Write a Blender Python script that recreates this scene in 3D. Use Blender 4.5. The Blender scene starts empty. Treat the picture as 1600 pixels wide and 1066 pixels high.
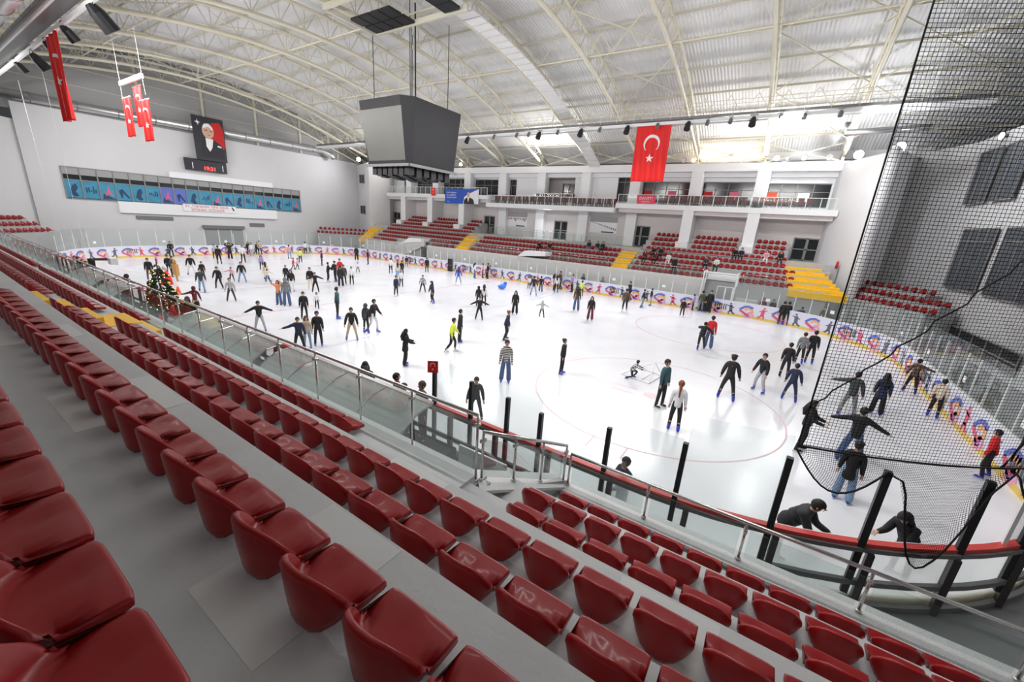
import bpy, bmesh, math, random
from mathutils import Vector, Matrix, noise
random.seed(7)
R=random.random
col=bpy.context.scene.collection
PI=math.pi
sc=bpy.context.scene
# ---------------------------------------------------------------- materials
_m={}
def mat(name,c,rough=.5,metal=0,var=0,vscale=4,bump=0,bscale=30,emit=0,coat=0,spec=.5):
    if name in _m: return _m[name]
    m=bpy.data.materials.new(name); m.use_nodes=True; nt=m.node_tree; b=nt.nodes['Principled BSDF']
    b.inputs['Base Color'].default_value=(*c,1); b.inputs['Roughness'].default_value=rough; b.inputs['Metallic'].default_value=metal
    b.inputs['Specular IOR Level'].default_value=spec
    if coat: b.inputs['Coat Weight'].default_value=coat; b.inputs['Coat Roughness'].default_value=.08
    if emit: b.inputs['Emission Color'].default_value=(*c,1); b.inputs['Emission Strength'].default_value=emit
    if var or bump:
        tc=nt.nodes.new('ShaderNodeTexCoord'); n=nt.nodes.new('ShaderNodeTexNoise'); n.inputs['Scale'].default_value=vscale; n.inputs['Detail'].default_value=5
        nt.links.new(tc.outputs['Object'],n.inputs['Vector'])
        if var:
            mx=nt.nodes.new('ShaderNodeMix'); mx.data_type='RGBA'
            mx.inputs[6].default_value=(*[max(0,x*(1-var)) for x in c],1); mx.inputs[7].default_value=(*[min(1,x*(1+var)) for x in c],1)
            nt.links.new(n.outputs['Fac'],mx.inputs[0]); nt.links.new(mx.outputs[2],b.inputs['Base Color'])
        if bump:
            n2=nt.nodes.new('ShaderNodeTexNoise'); n2.inputs['Scale'].default_value=bscale; n2.inputs['Detail'].default_value=4
            nt.links.new(tc.outputs['Object'],n2.inputs['Vector'])
            bp=nt.nodes.new('ShaderNodeBump'); bp.inputs['Strength'].default_value=bump; bp.inputs['Distance'].default_value=.02
            nt.links.new(n2.outputs['Fac'],bp.inputs['Height']); nt.links.new(bp.outputs['Normal'],b.inputs['Normal'])
    _m[name]=m; return m
def glass_mat(name,tint,alpha,rough=.05):
    m=bpy.data.materials.new(name); m.use_nodes=True; nt=m.node_tree; nt.nodes.clear()
    o=nt.nodes.new('ShaderNodeOutputMaterial'); t=nt.nodes.new('ShaderNodeBsdfTransparent'); t.inputs[0].default_value=(*tint,1)
    g=nt.nodes.new('ShaderNodeBsdfGlossy'); g.inputs['Roughness'].default_value=rough; d=nt.nodes.new('ShaderNodeBsdfDiffuse'); d.inputs[0].default_value=(.7,.76,.74,1)
    fr=nt.nodes.new('ShaderNodeFresnel'); fr.inputs[0].default_value=1.35
    m1=nt.nodes.new('ShaderNodeMixShader'); m2=nt.nodes.new('ShaderNodeMixShader'); m1.inputs[0].default_value=alpha
    L=nt.links.new; L(t.outputs[0],m1.inputs[1]); L(d.outputs[0],m1.inputs[2]); mu=nt.nodes.new('ShaderNodeMath'); mu.operation='MULTIPLY'; mu.inputs[1].default_value=.28; L(fr.outputs[0],mu.inputs[0]); L(mu.outputs[0],m2.inputs[0]); L(m1.outputs[0],m2.inputs[1]); L(g.outputs[0],m2.inputs[2]); L(m2.outputs[0],o.inputs[0])
    _m[name]=m; return m
M=lambda n:_m[n]
mat('white_wall',(.66,.65,.66),.75,var=.05,vscale=.25); mat('white_beam',(.83,.83,.84),.6)
mat('beige_wall',(.66,.62,.61),.75,var=.05,vscale=.3)
mat('concrete',(.56,.57,.57),.62,var=.14,vscale=1.3,bump=.15,bscale=14); mat('concrete_dark',(.23,.235,.24),.7,var=.12,vscale=1.2)
mat('patch',(.65,.66,.65),.6,var=.06,vscale=2)
mat('granite',(.62,.62,.62),.4,var=.5,vscale=90); mat('riser',(.44,.44,.44),.7,var=.1,vscale=2)
mat('rubber',(.02,.016,.016),.9,var=.3,vscale=3,spec=.08)
mat('yellow_step',(.90,.52,.02),.55,var=.08,vscale=3); mat('kick',(.78,.55,.12),.5,var=.15,vscale=3)
mat('seat_red',(.31,.006,.008),.34,coat=.12,var=.12,vscale=1.5,spec=.28); mat('seat_maroon',(.10,.012,.014),.6)
mat('steel',(.62,.62,.6),.22,metal=1); mat('duct',(.68,.68,.68),.33,metal=1,var=.12,vscale=1.5,bump=.1,bscale=3)
mat('dark_metal',(.07,.065,.06),.4,metal=.4); mat('grey_metal',(.2,.2,.2),.45,metal=.4); mat('black',(.012,.012,.014),.5); mat('scoreboard',(.017,.016,.02),.55,var=.25,vscale=.8)
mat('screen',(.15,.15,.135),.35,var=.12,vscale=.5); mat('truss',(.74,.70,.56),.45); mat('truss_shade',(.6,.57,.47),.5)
mat('board_white',(.74,.74,.84),.35); mat('board_back',(.72,.78,.78),.45,var=.06,vscale=2); mat('cap_red',(.62,.06,.05),.4); mat('cap_light',(.8,.8,.82),.4); mat('white_post',(.78,.8,.8),.4,metal=.2)
mat('net_rope',(.01,.01,.01),.8); mat('cable',(.03,.03,.03),.6); mat('white_plastic',(.85,.85,.85),.4)
mat('flag_red',(.80,.012,.012),.6); mat('flag_white',(.9,.85,.85),.6); mat('flag_deep',(.55,.01,.01),.6)
mat('blue_banner',(.02,.09,.50),.5); mat('pink_banner',(.75,.05,.10),.5); mat('poster_blue',(.05,.27,.42),.5,var=.35,vscale=1.2); mat('poster_dark',(.02,.05,.13),.5); mat('dark_glass',(.025,.028,.03),.12); mat('blind',(.34,.34,.34),.7); mat('frame_grey',(.25,.25,.24),.5)
mat('win_grey',(.10,.11,.13),.2,var=.3,vscale=.6); mat('led_red',(1,.03,.02),.5,emit=6); mat('sign_dark',(.02,.02,.03),.4); mat('red_text',(.55,.03,.03),.5); mat('suit',(.02,.02,.025),.6); mat('paper',(.85,.85,.85),.7)
mat('tree_green',(.03,.07,.03),.8,var=.4,vscale=20); mat('bauble',(.9,.6,.1),.25,metal=.6); mat('fairy',(1,.75,.25),.4,emit=5); mat('orange',(.85,.08,.02),.5); mat('gold_card',(.55,.30,.08),.6); mat('bark',(.1,.06,.03),.8)
mat('lamp',(.9,.95,1),.5,emit=120); mat('warm_lamp',(1,.85,.6),.5,emit=60); mat('blue_plastic',(.05,.2,.75),.4); mat('ice_red',(.72,.50,.54),.4); mat('ice_blue',(.62,.64,.70),.4)
mat('extinguisher',(.6,.02,.02),.35)
glass_mat('glass',(.955,.975,.97),.04); glass_mat('rail_glass',(.90,.94,.93),.025); glass_mat('acrylic',(.82,.84,.83),.62,.25)
def trans_material(name):
    m=bpy.data.materials.new(name); m.use_nodes=True; nt=m.node_tree; nt.nodes.clear(); L=nt.links.new; o=nt.nodes.new('ShaderNodeOutputMaterial'); t=nt.nodes.new('ShaderNodeBsdfTranslucent'); t.inputs[0].default_value=(.93,.97,.97,1); d=nt.nodes.new('ShaderNodeBsdfDiffuse'); d.inputs[0].default_value=(.85,.88,.9,1); p=nt.nodes.new('ShaderNodeBsdfTransparent'); a=nt.nodes.new('ShaderNodeMixShader'); b=nt.nodes.new('ShaderNodeMixShader'); a.inputs[0].default_value=.3; b.inputs[0].default_value=.5; L(t.outputs[0],a.inputs[1]); L(d.outputs[0],a.inputs[2]); L(a.outputs[0],b.inputs[1]); L(p.outputs[0],b.inputs[2]); L(b.outputs[0],o.inputs[0]); _m[name]=m
trans_material('trans_board')
# ice: white, faintly glossy, with scuffs
m=mat('ice',(.77,.775,.81),.22,var=.09,vscale=.6,bump=.03,bscale=9,spec=.35)
# roof sheet with corrugations
def roof_material():
    m=mat('roof_sheet',(.80,.80,.80),.5); nt=m.node_tree; b=nt.nodes['Principled BSDF']
    tc=nt.nodes.new('ShaderNodeTexCoord'); w=nt.nodes.new('ShaderNodeTexWave'); w.wave_type='BANDS'; w.bands_direction='X'; w.inputs['Scale'].default_value=1.3; w.inputs['Distortion'].default_value=0
    bp=nt.nodes.new('ShaderNodeBump'); bp.inputs['Strength'].default_value=.8; bp.inputs['Distance'].default_value=.05
    n=nt.nodes.new('ShaderNodeTexNoise'); n.inputs['Scale'].default_value=.12; r=nt.nodes.new('ShaderNodeValToRGB'); r.color_ramp.elements[0].color=(.70,.70,.69,1); r.color_ramp.elements[1].color=(.86,.86,.87,1); r.color_ramp.elements[0].position=.35; r.color_ramp.elements[1].position=.65
    L=nt.links.new; L(tc.outputs['Object'],w.inputs['Vector']); L(w.outputs['Fac'],bp.inputs['Height']); L(bp.outputs['Normal'],b.inputs['Normal']); L(tc.outputs['Object'],n.inputs['Vector']); L(n.outputs['Fac'],r.inputs[0]); L(r.outputs[0],b.inputs['Base Color'])
roof_material()
def net_material(name,cell,thick):
    m=bpy.data.materials.new(name); m.use_nodes=True; nt=m.node_tree; nt.nodes.clear(); L=nt.links.new
    o=nt.nodes.new('ShaderNodeOutputMaterial'); t=nt.nodes.new('ShaderNodeBsdfTransparent'); d=nt.nodes.new('ShaderNodeBsdfDiffuse'); d.inputs[0].default_value=(.012,.012,.012,1)
    uv=nt.nodes.new('ShaderNodeUVMap'); uv.uv_map='UVMap'; sp=nt.nodes.new('ShaderNodeSeparateXYZ'); L(uv.outputs[0],sp.inputs[0]); outs=[]
    for k in (0,1):
        a=nt.nodes.new('ShaderNodeMath'); a.operation='DIVIDE'; a.inputs[1].default_value=cell; L(sp.outputs[k],a.inputs[0])
        f=nt.nodes.new('ShaderNodeMath'); f.operation='FRACT'; L(a.outputs[0],f.inputs[0])
        c=nt.nodes.new('ShaderNodeMath'); c.operation='LESS_THAN'; c.inputs[1].default_value=thick/cell; L(f.outputs[0],c.inputs[0]); outs.append(c)
    mx=nt.nodes.new('ShaderNodeMath'); mx.operation='MAXIMUM'; L(outs[0].outputs[0],mx.inputs[0]); L(outs[1].outputs[0],mx.inputs[1])
    s=nt.nodes.new('ShaderNodeMixShader'); L(mx.outputs[0],s.inputs[0]); L(t.outputs[0],s.inputs[1]); L(d.outputs[0],s.inputs[2]); L(s.outputs[0],o.inputs[0]); _m[name]=m
net_material('net',.05,.0066); net_material('net_fine',.03,.0055)
# ---------------------------------------------------------------- mesh builder
class MB:
    def __init__(s): s.v=[]; s.f=[]; s.uv=None
    def box(s,a,b):
        x0,y0,z0=a; x1,y1,z1=b; i=len(s.v)
        s.v+=[(x0,y0,z0),(x1,y0,z0),(x1,y1,z0),(x0,y1,z0),(x0,y0,z1),(x1,y0,z1),(x1,y1,z1),(x0,y1,z1)]
        s.f+=[(i,i+3,i+2,i+1),(i+4,i+5,i+6,i+7),(i,i+1,i+5,i+4),(i+1,i+2,i+6,i+5),(i+2,i+3,i+7,i+6),(i+3,i,i+4,i+7)]; return s
    def frame(s,d,up=(0,0,1)):
        d=Vector(d).normalized(); u=Vector(up)
        if abs(d.dot(u))>.98: u=Vector((1,0,0))
        a=d.cross(u).normalized(); return a,a.cross(d)
    def beam(s,p,q,w,h):
        p,q=Vector(p),Vector(q); a,b=s.frame(q-p); i=len(s.v)
        for c in (p,q):
            for sx,sy in ((-1,-1),(1,-1),(1,1),(-1,1)): s.v.append(tuple(c+a*sx*w/2+b*sy*h/2))
        s.f+=[(i,i+1,i+2,i+3),(i+7,i+6,i+5,i+4)]+[(i+k,i+4+k,i+4+(k+1)%4,i+(k+1)%4) for k in range(4)]; return s
    def tube(s,pts,r,n=6,cap=True):
        pts=[Vector(p) for p in pts]; i=len(s.v); m=len(pts)
        rs=r if isinstance(r,(list,tuple)) else [r]*m
        for k,p in enumerate(pts):
            d=(pts[min(k+1,m-1)]-pts[max(k-1,0)]); a,b=s.frame(d)
            for j in range(n):
                t=2*PI*j/n; s.v.append(tuple(p+a*math.cos(t)*rs[k]+b*math.sin(t)*rs[k]))
        for k in range(m-1):
            for j in range(n): s.f.append((i+k*n+j,i+k*n+(j+1)%n,i+(k+1)*n+(j+1)%n,i+(k+1)*n+j))
        if cap: s.f+=[tuple(i+j for j in range(n))[::-1],tuple(i+(m-1)*n+j for j in range(n))]
        return s
    def prism(s,poly,z0,z1):
        i=len(s.v); n=len(poly); s.v+=[(x,y,z0) for x,y in poly]+[(x,y,z1) for x,y in poly]
        s.f+=[tuple(range(i+n-1,i-1,-1)),tuple(range(i+n,i+2*n))]+[(i+k,i+(k+1)%n,i+n+(k+1)%n,i+n+k) for k in range(n)]; return s
    def ell(s,c,r,n=10,m=6,keep=None):
        i=len(s.v); c=Vector(c)
        for a in range(m+1):
            for b in range(n):
                th=PI*a/m; ph=2*PI*b/n; s.v.append((c.x+r[0]*math.sin(th)*math.cos(ph),c.y+r[1]*math.sin(th)*math.sin(ph),c.z+r[2]*math.cos(th)))
        for a in range(m):
            for b in range(n): s.f.append((i+a*n+b,i+(a+1)*n+b,i+(a+1)*n+(b+1)%n,i+a*n+(b+1)%n))
        return s
    def quad(s,*p): i=len(s.v); s.v+=[tuple(q) for q in p]; s.f.append(tuple(range(i,i+len(p)))); return s
    def slab(s,poly3,nrm):   # polygon in 3d thickened along nrm
        i=len(s.v); n=len(poly3); d=Vector(nrm); s.v+=[tuple(p) for p in poly3]+[tuple(Vector(p)+d) for p in poly3]
        s.f+=[tuple(range(i+n-1,i-1,-1)),tuple(range(i+n,i+2*n))]+[(i+k,i+(k+1)%n,i+n+(k+1)%n,i+n+k) for k in range(n)]; return s
    def build(s,name,m,parent=None,org=None,smooth=False,uv=None):
        me=bpy.data.meshes.new(name); o=org or (0,0,0)
        me.from_pydata([(x-o[0],y-o[1],z-o[2]) for x,y,z in s.v],[],s.f); me.materials.append(m if not isinstance(m,str) else _m[m])
        if smooth:
            for p in me.polygons: p.use_smooth=True
        if uv:
            l=me.uv_layers.new(name='UVMap')
            for lp in me.loops: l.data[lp.index].uv=uv[lp.vertex_index]
        ob=bpy.data.objects.new(name,me); col.objects.link(ob)
        if parent: ob.parent=parent
        elif org: ob.location=org
        return ob
def tag(o,label=None,cat=None,group=None,kind=None):
    if label: o['label']=label
    if cat: o['category']=cat
    if group: o['group']=group
    if kind: o['kind']=kind
    return o
def thing(name,label,cat,loc=(0,0,0),rz=0,group=None,scale=1):
    o=bpy.data.objects.new(name,None); col.objects.link(o); o.location=loc; o.rotation_euler=(0,0,rz); o.scale=(scale,)*3; o.empty_display_size=.2
    return tag(o,label,cat,group)
def struct(mb,name,m,label,**k): return tag(mb.build(name,m,**k),label,'building part',kind='structure')
def dup(root,loc,rz,label,group=None):
    r=root.copy(); col.objects.link(r); r.location=loc; r.rotation_euler=(0,0,rz); r['label']=label
    if group: r['group']=group
    for ch in root.children:
        c=ch.copy(); col.objects.link(c); c.parent=r
        for g in ch.children: d=g.copy(); col.objects.link(d); d.parent=c
    return r
ONES='first second third fourth fifth sixth seventh eighth ninth tenth eleventh twelfth thirteenth fourteenth fifteenth sixteenth seventeenth eighteenth nineteenth'.split()
TENS={2:'twenti',3:'thirti',4:'forti',5:'fifti',6:'sixti',7:'seventi'}
def nth(n):
    if n<20: return ONES[n-1]
    t,u=divmod(n,10)
    return TENS[t]+'eth' if u==0 else TENS[t][:-1]+'y-'+ONES[u-1]
def text(txt,size,m,parent,loc,rot,name='lettering',ext=.004,align='CENTER'):
    c=bpy.data.curves.new(name,'FONT'); c.body=txt; c.size=size; c.extrude=ext; c.align_x=align; c.align_y='CENTER'
    o=bpy.data.objects.new('t',c); me=bpy.data.meshes.new_from_object(o); bpy.data.objects.remove(o); me.materials.append(_m[m])
    ob=bpy.data.objects.new(name,me); col.objects.link(ob); ob.parent=parent; ob.location=loc; ob.rotation_euler=rot; return ob
# ---------------------------------------------------------------- camera
CAM=Vector((25.169,-22.2,6.1668))
r_=Vector((.83218,.55061,.06563)); u_=Vector((-.20959,.20275,.95654)); f_=Vector((-.51337,.80977,-.28413))
cd=bpy.data.cameras.new('camera'); cam=bpy.data.objects.new('camera',cd); col.objects.link(cam); sc.camera=cam
cd.sensor_width=36; cd.lens=14.0; cd.clip_start=.03; cd.clip_end=300
cam.matrix_world=Matrix(((r_.x,u_.x,-f_.x,CAM.x),(r_.y,u_.y,-f_.y,CAM.y),(r_.z,u_.z,-f_.z,CAM.z),(0,0,0,1)))
Y0,Z0=CAM.y,CAM.z
sc.view_settings.view_transform='Standard'; sc.view_settings.look='None'; sc.view_settings.exposure=0; sc.view_settings.gamma=1
w=bpy.data.worlds.new('world'); sc.world=w; w.use_nodes=True; w.node_tree.nodes['Background'].inputs[0].default_value=(.8,.9,1,1); w.node_tree.nodes['Background'].inputs[1].default_value=.05
# ---------------------------------------------------------------- rink
L_,W_,R_=31.9,14.9,8.25
def outline(off=0,step=.55):
    """closed polyline of the rink edge, pushed outward by off; returns [(x,y,nx,ny,s)]"""
    pts=[]; s=0
    def seg(x0,y0,x1,y1,nx,ny):
        nonlocal s
        d=math.hypot(x1-x0,y1-y0); n=max(1,int(d/step))
        for k in range(n): t=k/n; pts.append((x0+(x1-x0)*t+nx*off,y0+(y1-y0)*t+ny*off,nx,ny,s+d*t))
        s+=d
    def arc(cx,cy,a0):
        nonlocal s
        d=R_*PI/2; n=int(d/step)
        for k in range(n):
            a=a0+PI/2*k/n; nx,ny=math.cos(a),math.sin(a); pts.append((cx+nx*(R_+off),cy+ny*(R_+off),nx,ny,s+d*k/n))
        s+=d
    a,b=L_-R_,W_-R_
    seg(-a,-W_,a,-W_,0,-1); arc(a,-b,-PI/2); seg(L_,-b,L_,b,1,0); arc(a,b,0); seg(a,W_,-a,W_,0,1); arc(-a,b,PI/2); seg(-L_,b,-L_,-b,-1,0); arc(-a,-b,PI)
    return pts
OUT=outline(); PER=2*(2*(L_-R_))+2*(2*(W_-R_))+2*PI*R_
def at(s,off=0):
    s=s%PER
    for k in range(len(OUT)):
        p=OUT[k]; q=OUT[(k+1)%len(OUT)]; s1=q[4] if k+1<len(OUT) else PER
        if p[4]<=s<=s1+1e-6:
            t=(s-p[4])/max(1e-6,s1-p[4]); nx,ny=p[2]+(q[2]-p[2])*t,p[3]+(q[3]-p[3])*t; n=math.hypot(nx,ny); nx/=n; ny/=n
            return (p[0]+(q[0]-p[0])*t+nx*off, p[1]+(q[1]-p[1])*t+ny*off, nx,ny)
def ring(mb,o0,o1,z0,z1,s0=0,s1=None,step=.55):
    closed=s1 is None
    s1=PER if closed else s1
    n=int((s1-s0)/step); i=len(mb.v)
    for k in range(n if closed else n+1):
        a=at(s0+(s1-s0)*k/n,o0); b=at(s0+(s1-s0)*k/n,o1); mb.v+=[(a[0],a[1],z0),(b[0],b[1],z0),(b[0],b[1],z1),(a[0],a[1],z1)]
    m=n if closed else n+1
    for k in range(n):
        j=i+4*k; l=i+4*((k+1)%m)
        for e in range(4): mb.f.append((j+e,l+e,l+(e+1)%4,j+(e+1)%4))
    if not closed: mb.f+=[(i,i+1,i+2,i+3),(i+4*n+3,i+4*n+2,i+4*n+1,i+4*n)]
    return mb
# s landmarks
S_NE=2*(L_-R_)           # start of near-right corner
S_E=S_NE+R_*PI/2; S_FE=S_E+2*(W_-R_); S_F=S_FE+R_*PI/2; S_FW=S_F+2*(L_-R_); S_W=S_FW+R_*PI/2; S_NW=S_W+2*(W_-R_)
def s_near(x): return x+(L_-R_)
def s_far(x): return S_F+(L_-R_)-x
floor=MB().prism([(-37,-30),(38,-30),(38,27),(-37,27)],-.3,-.03); struct(floor,'floor','concrete_dark','dark concrete floor running around the outside of the rink')
ice=MB(); ice.v=[(p[0],p[1],0) for p in OUT]+[(p[0],p[1],-.05) for p in OUT]; n=len(OUT); ice.f=[tuple(range(n))]+[(k,n+k,n+(k+1)%n,(k+1)%n) for k in range(n)]
ice_o=struct(ice,'floor','ice','white skating ice sheet of the rink with faint painted lines')
def ringmark(cx,cy,r,w,a0=0,a1=2*PI,n=64):
    mb=MB(); 
    for k in range(n+1):
        a=a0+(a1-a0)*k/n
        mb.v+=[(cx+r*math.cos(a),cy+r*math.sin(a),.004),(cx+(r+w)*math.cos(a),cy+(r+w)*math.sin(a),.004)]
    mb.f=[(2*k,2*k+1,2*k+3,2*k+2) for k in range(n)]; return mb
mk=MB()
for cx,cy in ((22.1,-6.9),(22.1,6.9),(-22.1,-6.9),(-22.1,6.9)):
    g=ringmark(cx,cy,4.5,.06); i=len(mk.v); mk.v+=g.v; mk.f+=[tuple(i+a for a in f) for f in g.f]
    g=ringmark(cx,cy,.0,.28,n=20); i=len(mk.v); mk.v+=g.v; mk.f+=[tuple(i+a for a in f) for f in g.f]
    for sx in (-1,1):
        for sy in (-1,1):
            mk.quad((cx+sx*.6,cy+sy*.25,.004),(cx+sx*1.5,cy+sy*.25,.004),(cx+sx*1.5,cy+sy*.31,.004),(cx+sx*.6,cy+sy*.31,.004))
            mk.quad((cx+sx*.5,cy+sy*4.5,.004),(cx+sx*.56,cy+sy*4.5,.004),(cx+sx*.56,cy+sy*5.2,.004),(cx+sx*.5,cy+sy*5.2,.004))
mk.quad((-.08,-14.8,.003),(.08,-14.8,.003),(.08,14.8,.003),(-.08,14.8,.003))
tag(mk.build('painted_line','ice_red',ice_o),'faint pink face-off circles and spots')
bl=MB()
for x in (8.3,-8.3): bl.quad((x-.12,-14.8,.003),(x+.12,-14.8,.003),(x+.12,14.8,.003),(x-.12,14.8,.003))
g=ringmark(0,0,4.5,.06); i=len(bl.v); bl.v+=g.v; bl.f+=[tuple(i+a for a in f) for f in g.f]
tag(bl.build('painted_line','ice_blue',ice_o),'faint blue grey lines across the ice')
# dasher boards
bd=thing('dasher_board','white rink boards with colourful printed swirls, yellow kick strip and red outer cap','rink boards')
ring(MB(),0,.08,0,1.17,S_E-3,PER).build('panel','board_white',bd); ring(MB(),.03,.045,0,1.28,0,S_E-3).build('translucent_panel','trans_board',bd); ring(MB(),-.012,0,.0,.2).build('kick_plate','kick',bd)
ring(MB(),-.02,.1,1.17,1.2,S_FE-3,S_NW+8).build('cap_rail','cap_light',bd)
ring(MB(),-.03,.0,1.28,1.34,0,S_E-3).build('cap_rail','cap_light',bd); ring(MB(),.0,.125,1.28,1.35,0,S_E-3).build('red_cap','cap_red',bd); ring(MB(),-.03,.13,1.17,1.22,S_E-3,S_FE-3).build('cap_rail','cap_light',bd); ring(MB(),.08,.09,.08,1.0,S_E-3,S_E+4).build('outer_panel','board_back',bd)
for z0,z1 in ((1.2,1.28),(.50,.60),(0,.1)): ring(MB(),.09,.17,z0,z1,0,S_E+4).build('frame_rail','grey_metal',bd)
k=0; s=.5
while s<S_E+4:
    a=at(s,.09); b=at(s,.22); MB().beam((a[0]*.5+b[0]*.5,a[1]*.5+b[1]*.5,.0),(a[0]*.5+b[0]*.5,a[1]*.5+b[1]*.5,1.2),.12,.10).build('frame_post','dark_metal',bd); s+=1.45
# printed swirls and skater silhouettes along the boards
def onboard(poly,s,h0,m,name):
    mb=MB(); i=0; n=len(poly); fr=[]; bk=[]
    for (u,v) in poly:
        a=at(s+u,-.016); b=at(s+u,-.004); fr.append((a[0],a[1],h0+v)); bk.append((b[0],b[1],h0+v))
    mb.v=fr+bk; mb.f=[tuple(range(n)),tuple(range(2*n-1,n-1,-1))]+[(k,(k+1)%n,n+(k+1)%n,n+k) for k in range(n)]
    return mb
def joinmb(a,b): i=len(a.v); a.v+=b.v; a.f+=[tuple(i+x for x in f) for f in b.f]
for nm,c in (('sw_blue',(.12,.17,.55)),('sw_red',(.75,.12,.2)),('sw_orange',(.85,.42,.2)),('sw_pink',(.8,.35,.5)),('sw_purple',(.4,.15,.55)),('sw_ink',(.13,.13,.17))): mat(nm,c,.45)
def band(pts,w):
    l=[];r=[]
    for k,(x,y) in enumerate(pts):
        x0,y0=pts[max(0,k-1)]; x1,y1=pts[min(len(pts)-1,k+1)]; d=math.hypot(x1-x0,y1-y0) or 1; nx,ny=-(y1-y0)/d,(x1-x0)/d
        l.append((x+nx*w/2,y+ny*w/2)); r.append((x-nx*w/2,y-ny*w/2))
    return l+r[::-1]
SWM=('sw_blue','sw_red','sw_orange','sw_pink','sw_purple','sw_ink')
def fan(acc,mi,poly,s,h0):
    mb,fm=acc; n=len(poly)//2
    for k in range(n-1):
        q=[poly[k],poly[k+1],poly[2*n-2-k],poly[2*n-1-k]]; o=onboard(q,s,h0,None,None); fm+=[mi]*len(o.f); joinmb(mb,o)
def finish(acc,name):
    mb,fm=acc; o=mb.build(name,SWM[0],bd)
    for k in SWM[1:]: o.data.materials.append(_m[k])
    for p_,m_ in zip(o.data.polygons,fm): p_.material_index=m_
    return o
s=S_E-4
j=0
while s<PER-4:
    def T(p): return [(-x,y) for x,y in p]
    A=(MB(),[])
    fan(A,0,band(T([(-.62,.62),(-.3,.88),(-.02,.94),(.32,.84)]),.17),s,0); fan(A,1,band(T([(-.60,.58),(-.3,.40),(-.05,.28),(.12,.42)]),.18),s,0)
    fan(A,2,band(T([(-.25,.62),(-.05,.78),(.24,.74),(.34,.55),(.1,.45)]),.18),s,0); fan(A,3,band(T([(.0,.44),(.3,.40),(.42,.26),(.2,.1),(-.1,.1),(-.2,.22)]),.16),s,0); fan(A,4,band(T([(-.2,.30),(.02,.17),(.2,.22)]),.13),s,0)
    finish(A,'printed_swirl')
    u=1.25; ink=5 if j%3 else 1; A=(MB(),[])
    for pl,wd in (([(-.02,.30),(.0,.62),(.04,.80)],.24),([(-.02,.38),(-.2,.17),(-.34,.12)],.13),([(0,.36),(.12,.2),(.08,.05)],.12),([(.0,.7),(-.25,.62)],.07),([(0,.7),(.28,.78)],.07),([(.04,.84),(.05,.99)],.13)):
        fan(A,ink,band([(x*(1 if j%2 else -1),y) for x,y in pl],wd),s+u,.06)
    if j%4==1:
        for e in range(6): fan(A,5,band([(e*.16+.35,.3+.1*R()),(e*.16+.40,.6),(e*.16+.35,.85)],.09),s+u,.05)
    finish(A,'printed_skater')
    s+=2.3; j+=1
# glass above the boards on the far side and the two ends
def glasswall(label,s0,s1,h,pitch,hp):
    t=thing('rink_glass',label,'glass barrier'); n=int(round((s1-s0)/pitch))
    for k in range(n+1):
        a=at(s0+(s1-s0)*k/n,.05); MB().beam((a[0],a[1],1.2),(a[0],a[1],hp),.05,.05).build('post','white_post',t)
    for k in range(n): ring(MB(),.045,.057,1.22,h,s0+(s1-s0)*(k+.03)/n,s0+(s1-s0)*(k+.97)/n,.5).build('glass_pane','glass',t)
    for k in range(2,n-1,4):
        a=at(s0+(s1-s0)*(k+.5)/n,.03); b=at(s0+(s1-s0)*(k+.5)/n+.28,.03); MB().slab([(a[0],a[1],1.55),(b[0],b[1],1.55),(b[0],b[1],1.78),(a[0],a[1],1.78)],(a[2]*.004,a[3]*.004,0)).build('paper_notice','paper',t)
    return t
glasswall('tall clear glass with white posts along the right end boards',S_E-6.5,S_FE+3,2.85,1.15,2.6)
glasswall('clear glass with white posts on far boards right of the open gate',S_FE+4.2,s_far(22.6),2.6,1.15,2.25)
glasswall('clear glass with white posts on the long far boards before the red stands',s_far(20.2),s_far(-20),2.55,1.15,2.2)
glasswall('clear glass with white posts along the left end boards',s_far(-20)+.6,S_NW+10,2.95,1.5,2.6)
# gate on the far side
g=thing('gate_frame','white steel frame with doors around open gate in the far boards','gate',(20.2,15.4,0))
fr=MB()
for x in (20.2,22.7): fr.beam((x,15.3,0),(x,15.3,3.35),.1,.1); fr.beam((x,16.8,2.2),(x,16.8,3.35),.1,.1)
fr.beam((20.2,15.3,3.3),(22.7,15.3,3.3),.08,.1); fr.beam((20.2,15.3,3.3),(20.2,17.2,3.3),.08,.1).beam((22.7,15.3,3.3),(22.7,17.2,3.3),.08,.1); fr.build('frame','white_post',g,(20.2,15.4,0))
for a,b in ((21.4,22.0),(22.05,22.6)):
    d=MB(); d.beam((a,15.5,0),(a,15.5,2.2),.06,.05).beam((b,15.5,0),(b,15.5,2.2),.06,.05).beam((a,15.5,2.2),(b,15.5,2.2),.06,.05); d=d.build('door','white_post',g,(20.2,15.4,0)); MB().box((a+.03,15.49,.1),(b-.03,15.5,2.15)).build('glass_pane','glass',d,(20.2,15.4,0))
MB().box((20.35,14.85,0),(21.3,14.95,1.3)).build('open_doorway','black',g,(20.2,15.4,0))
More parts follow.
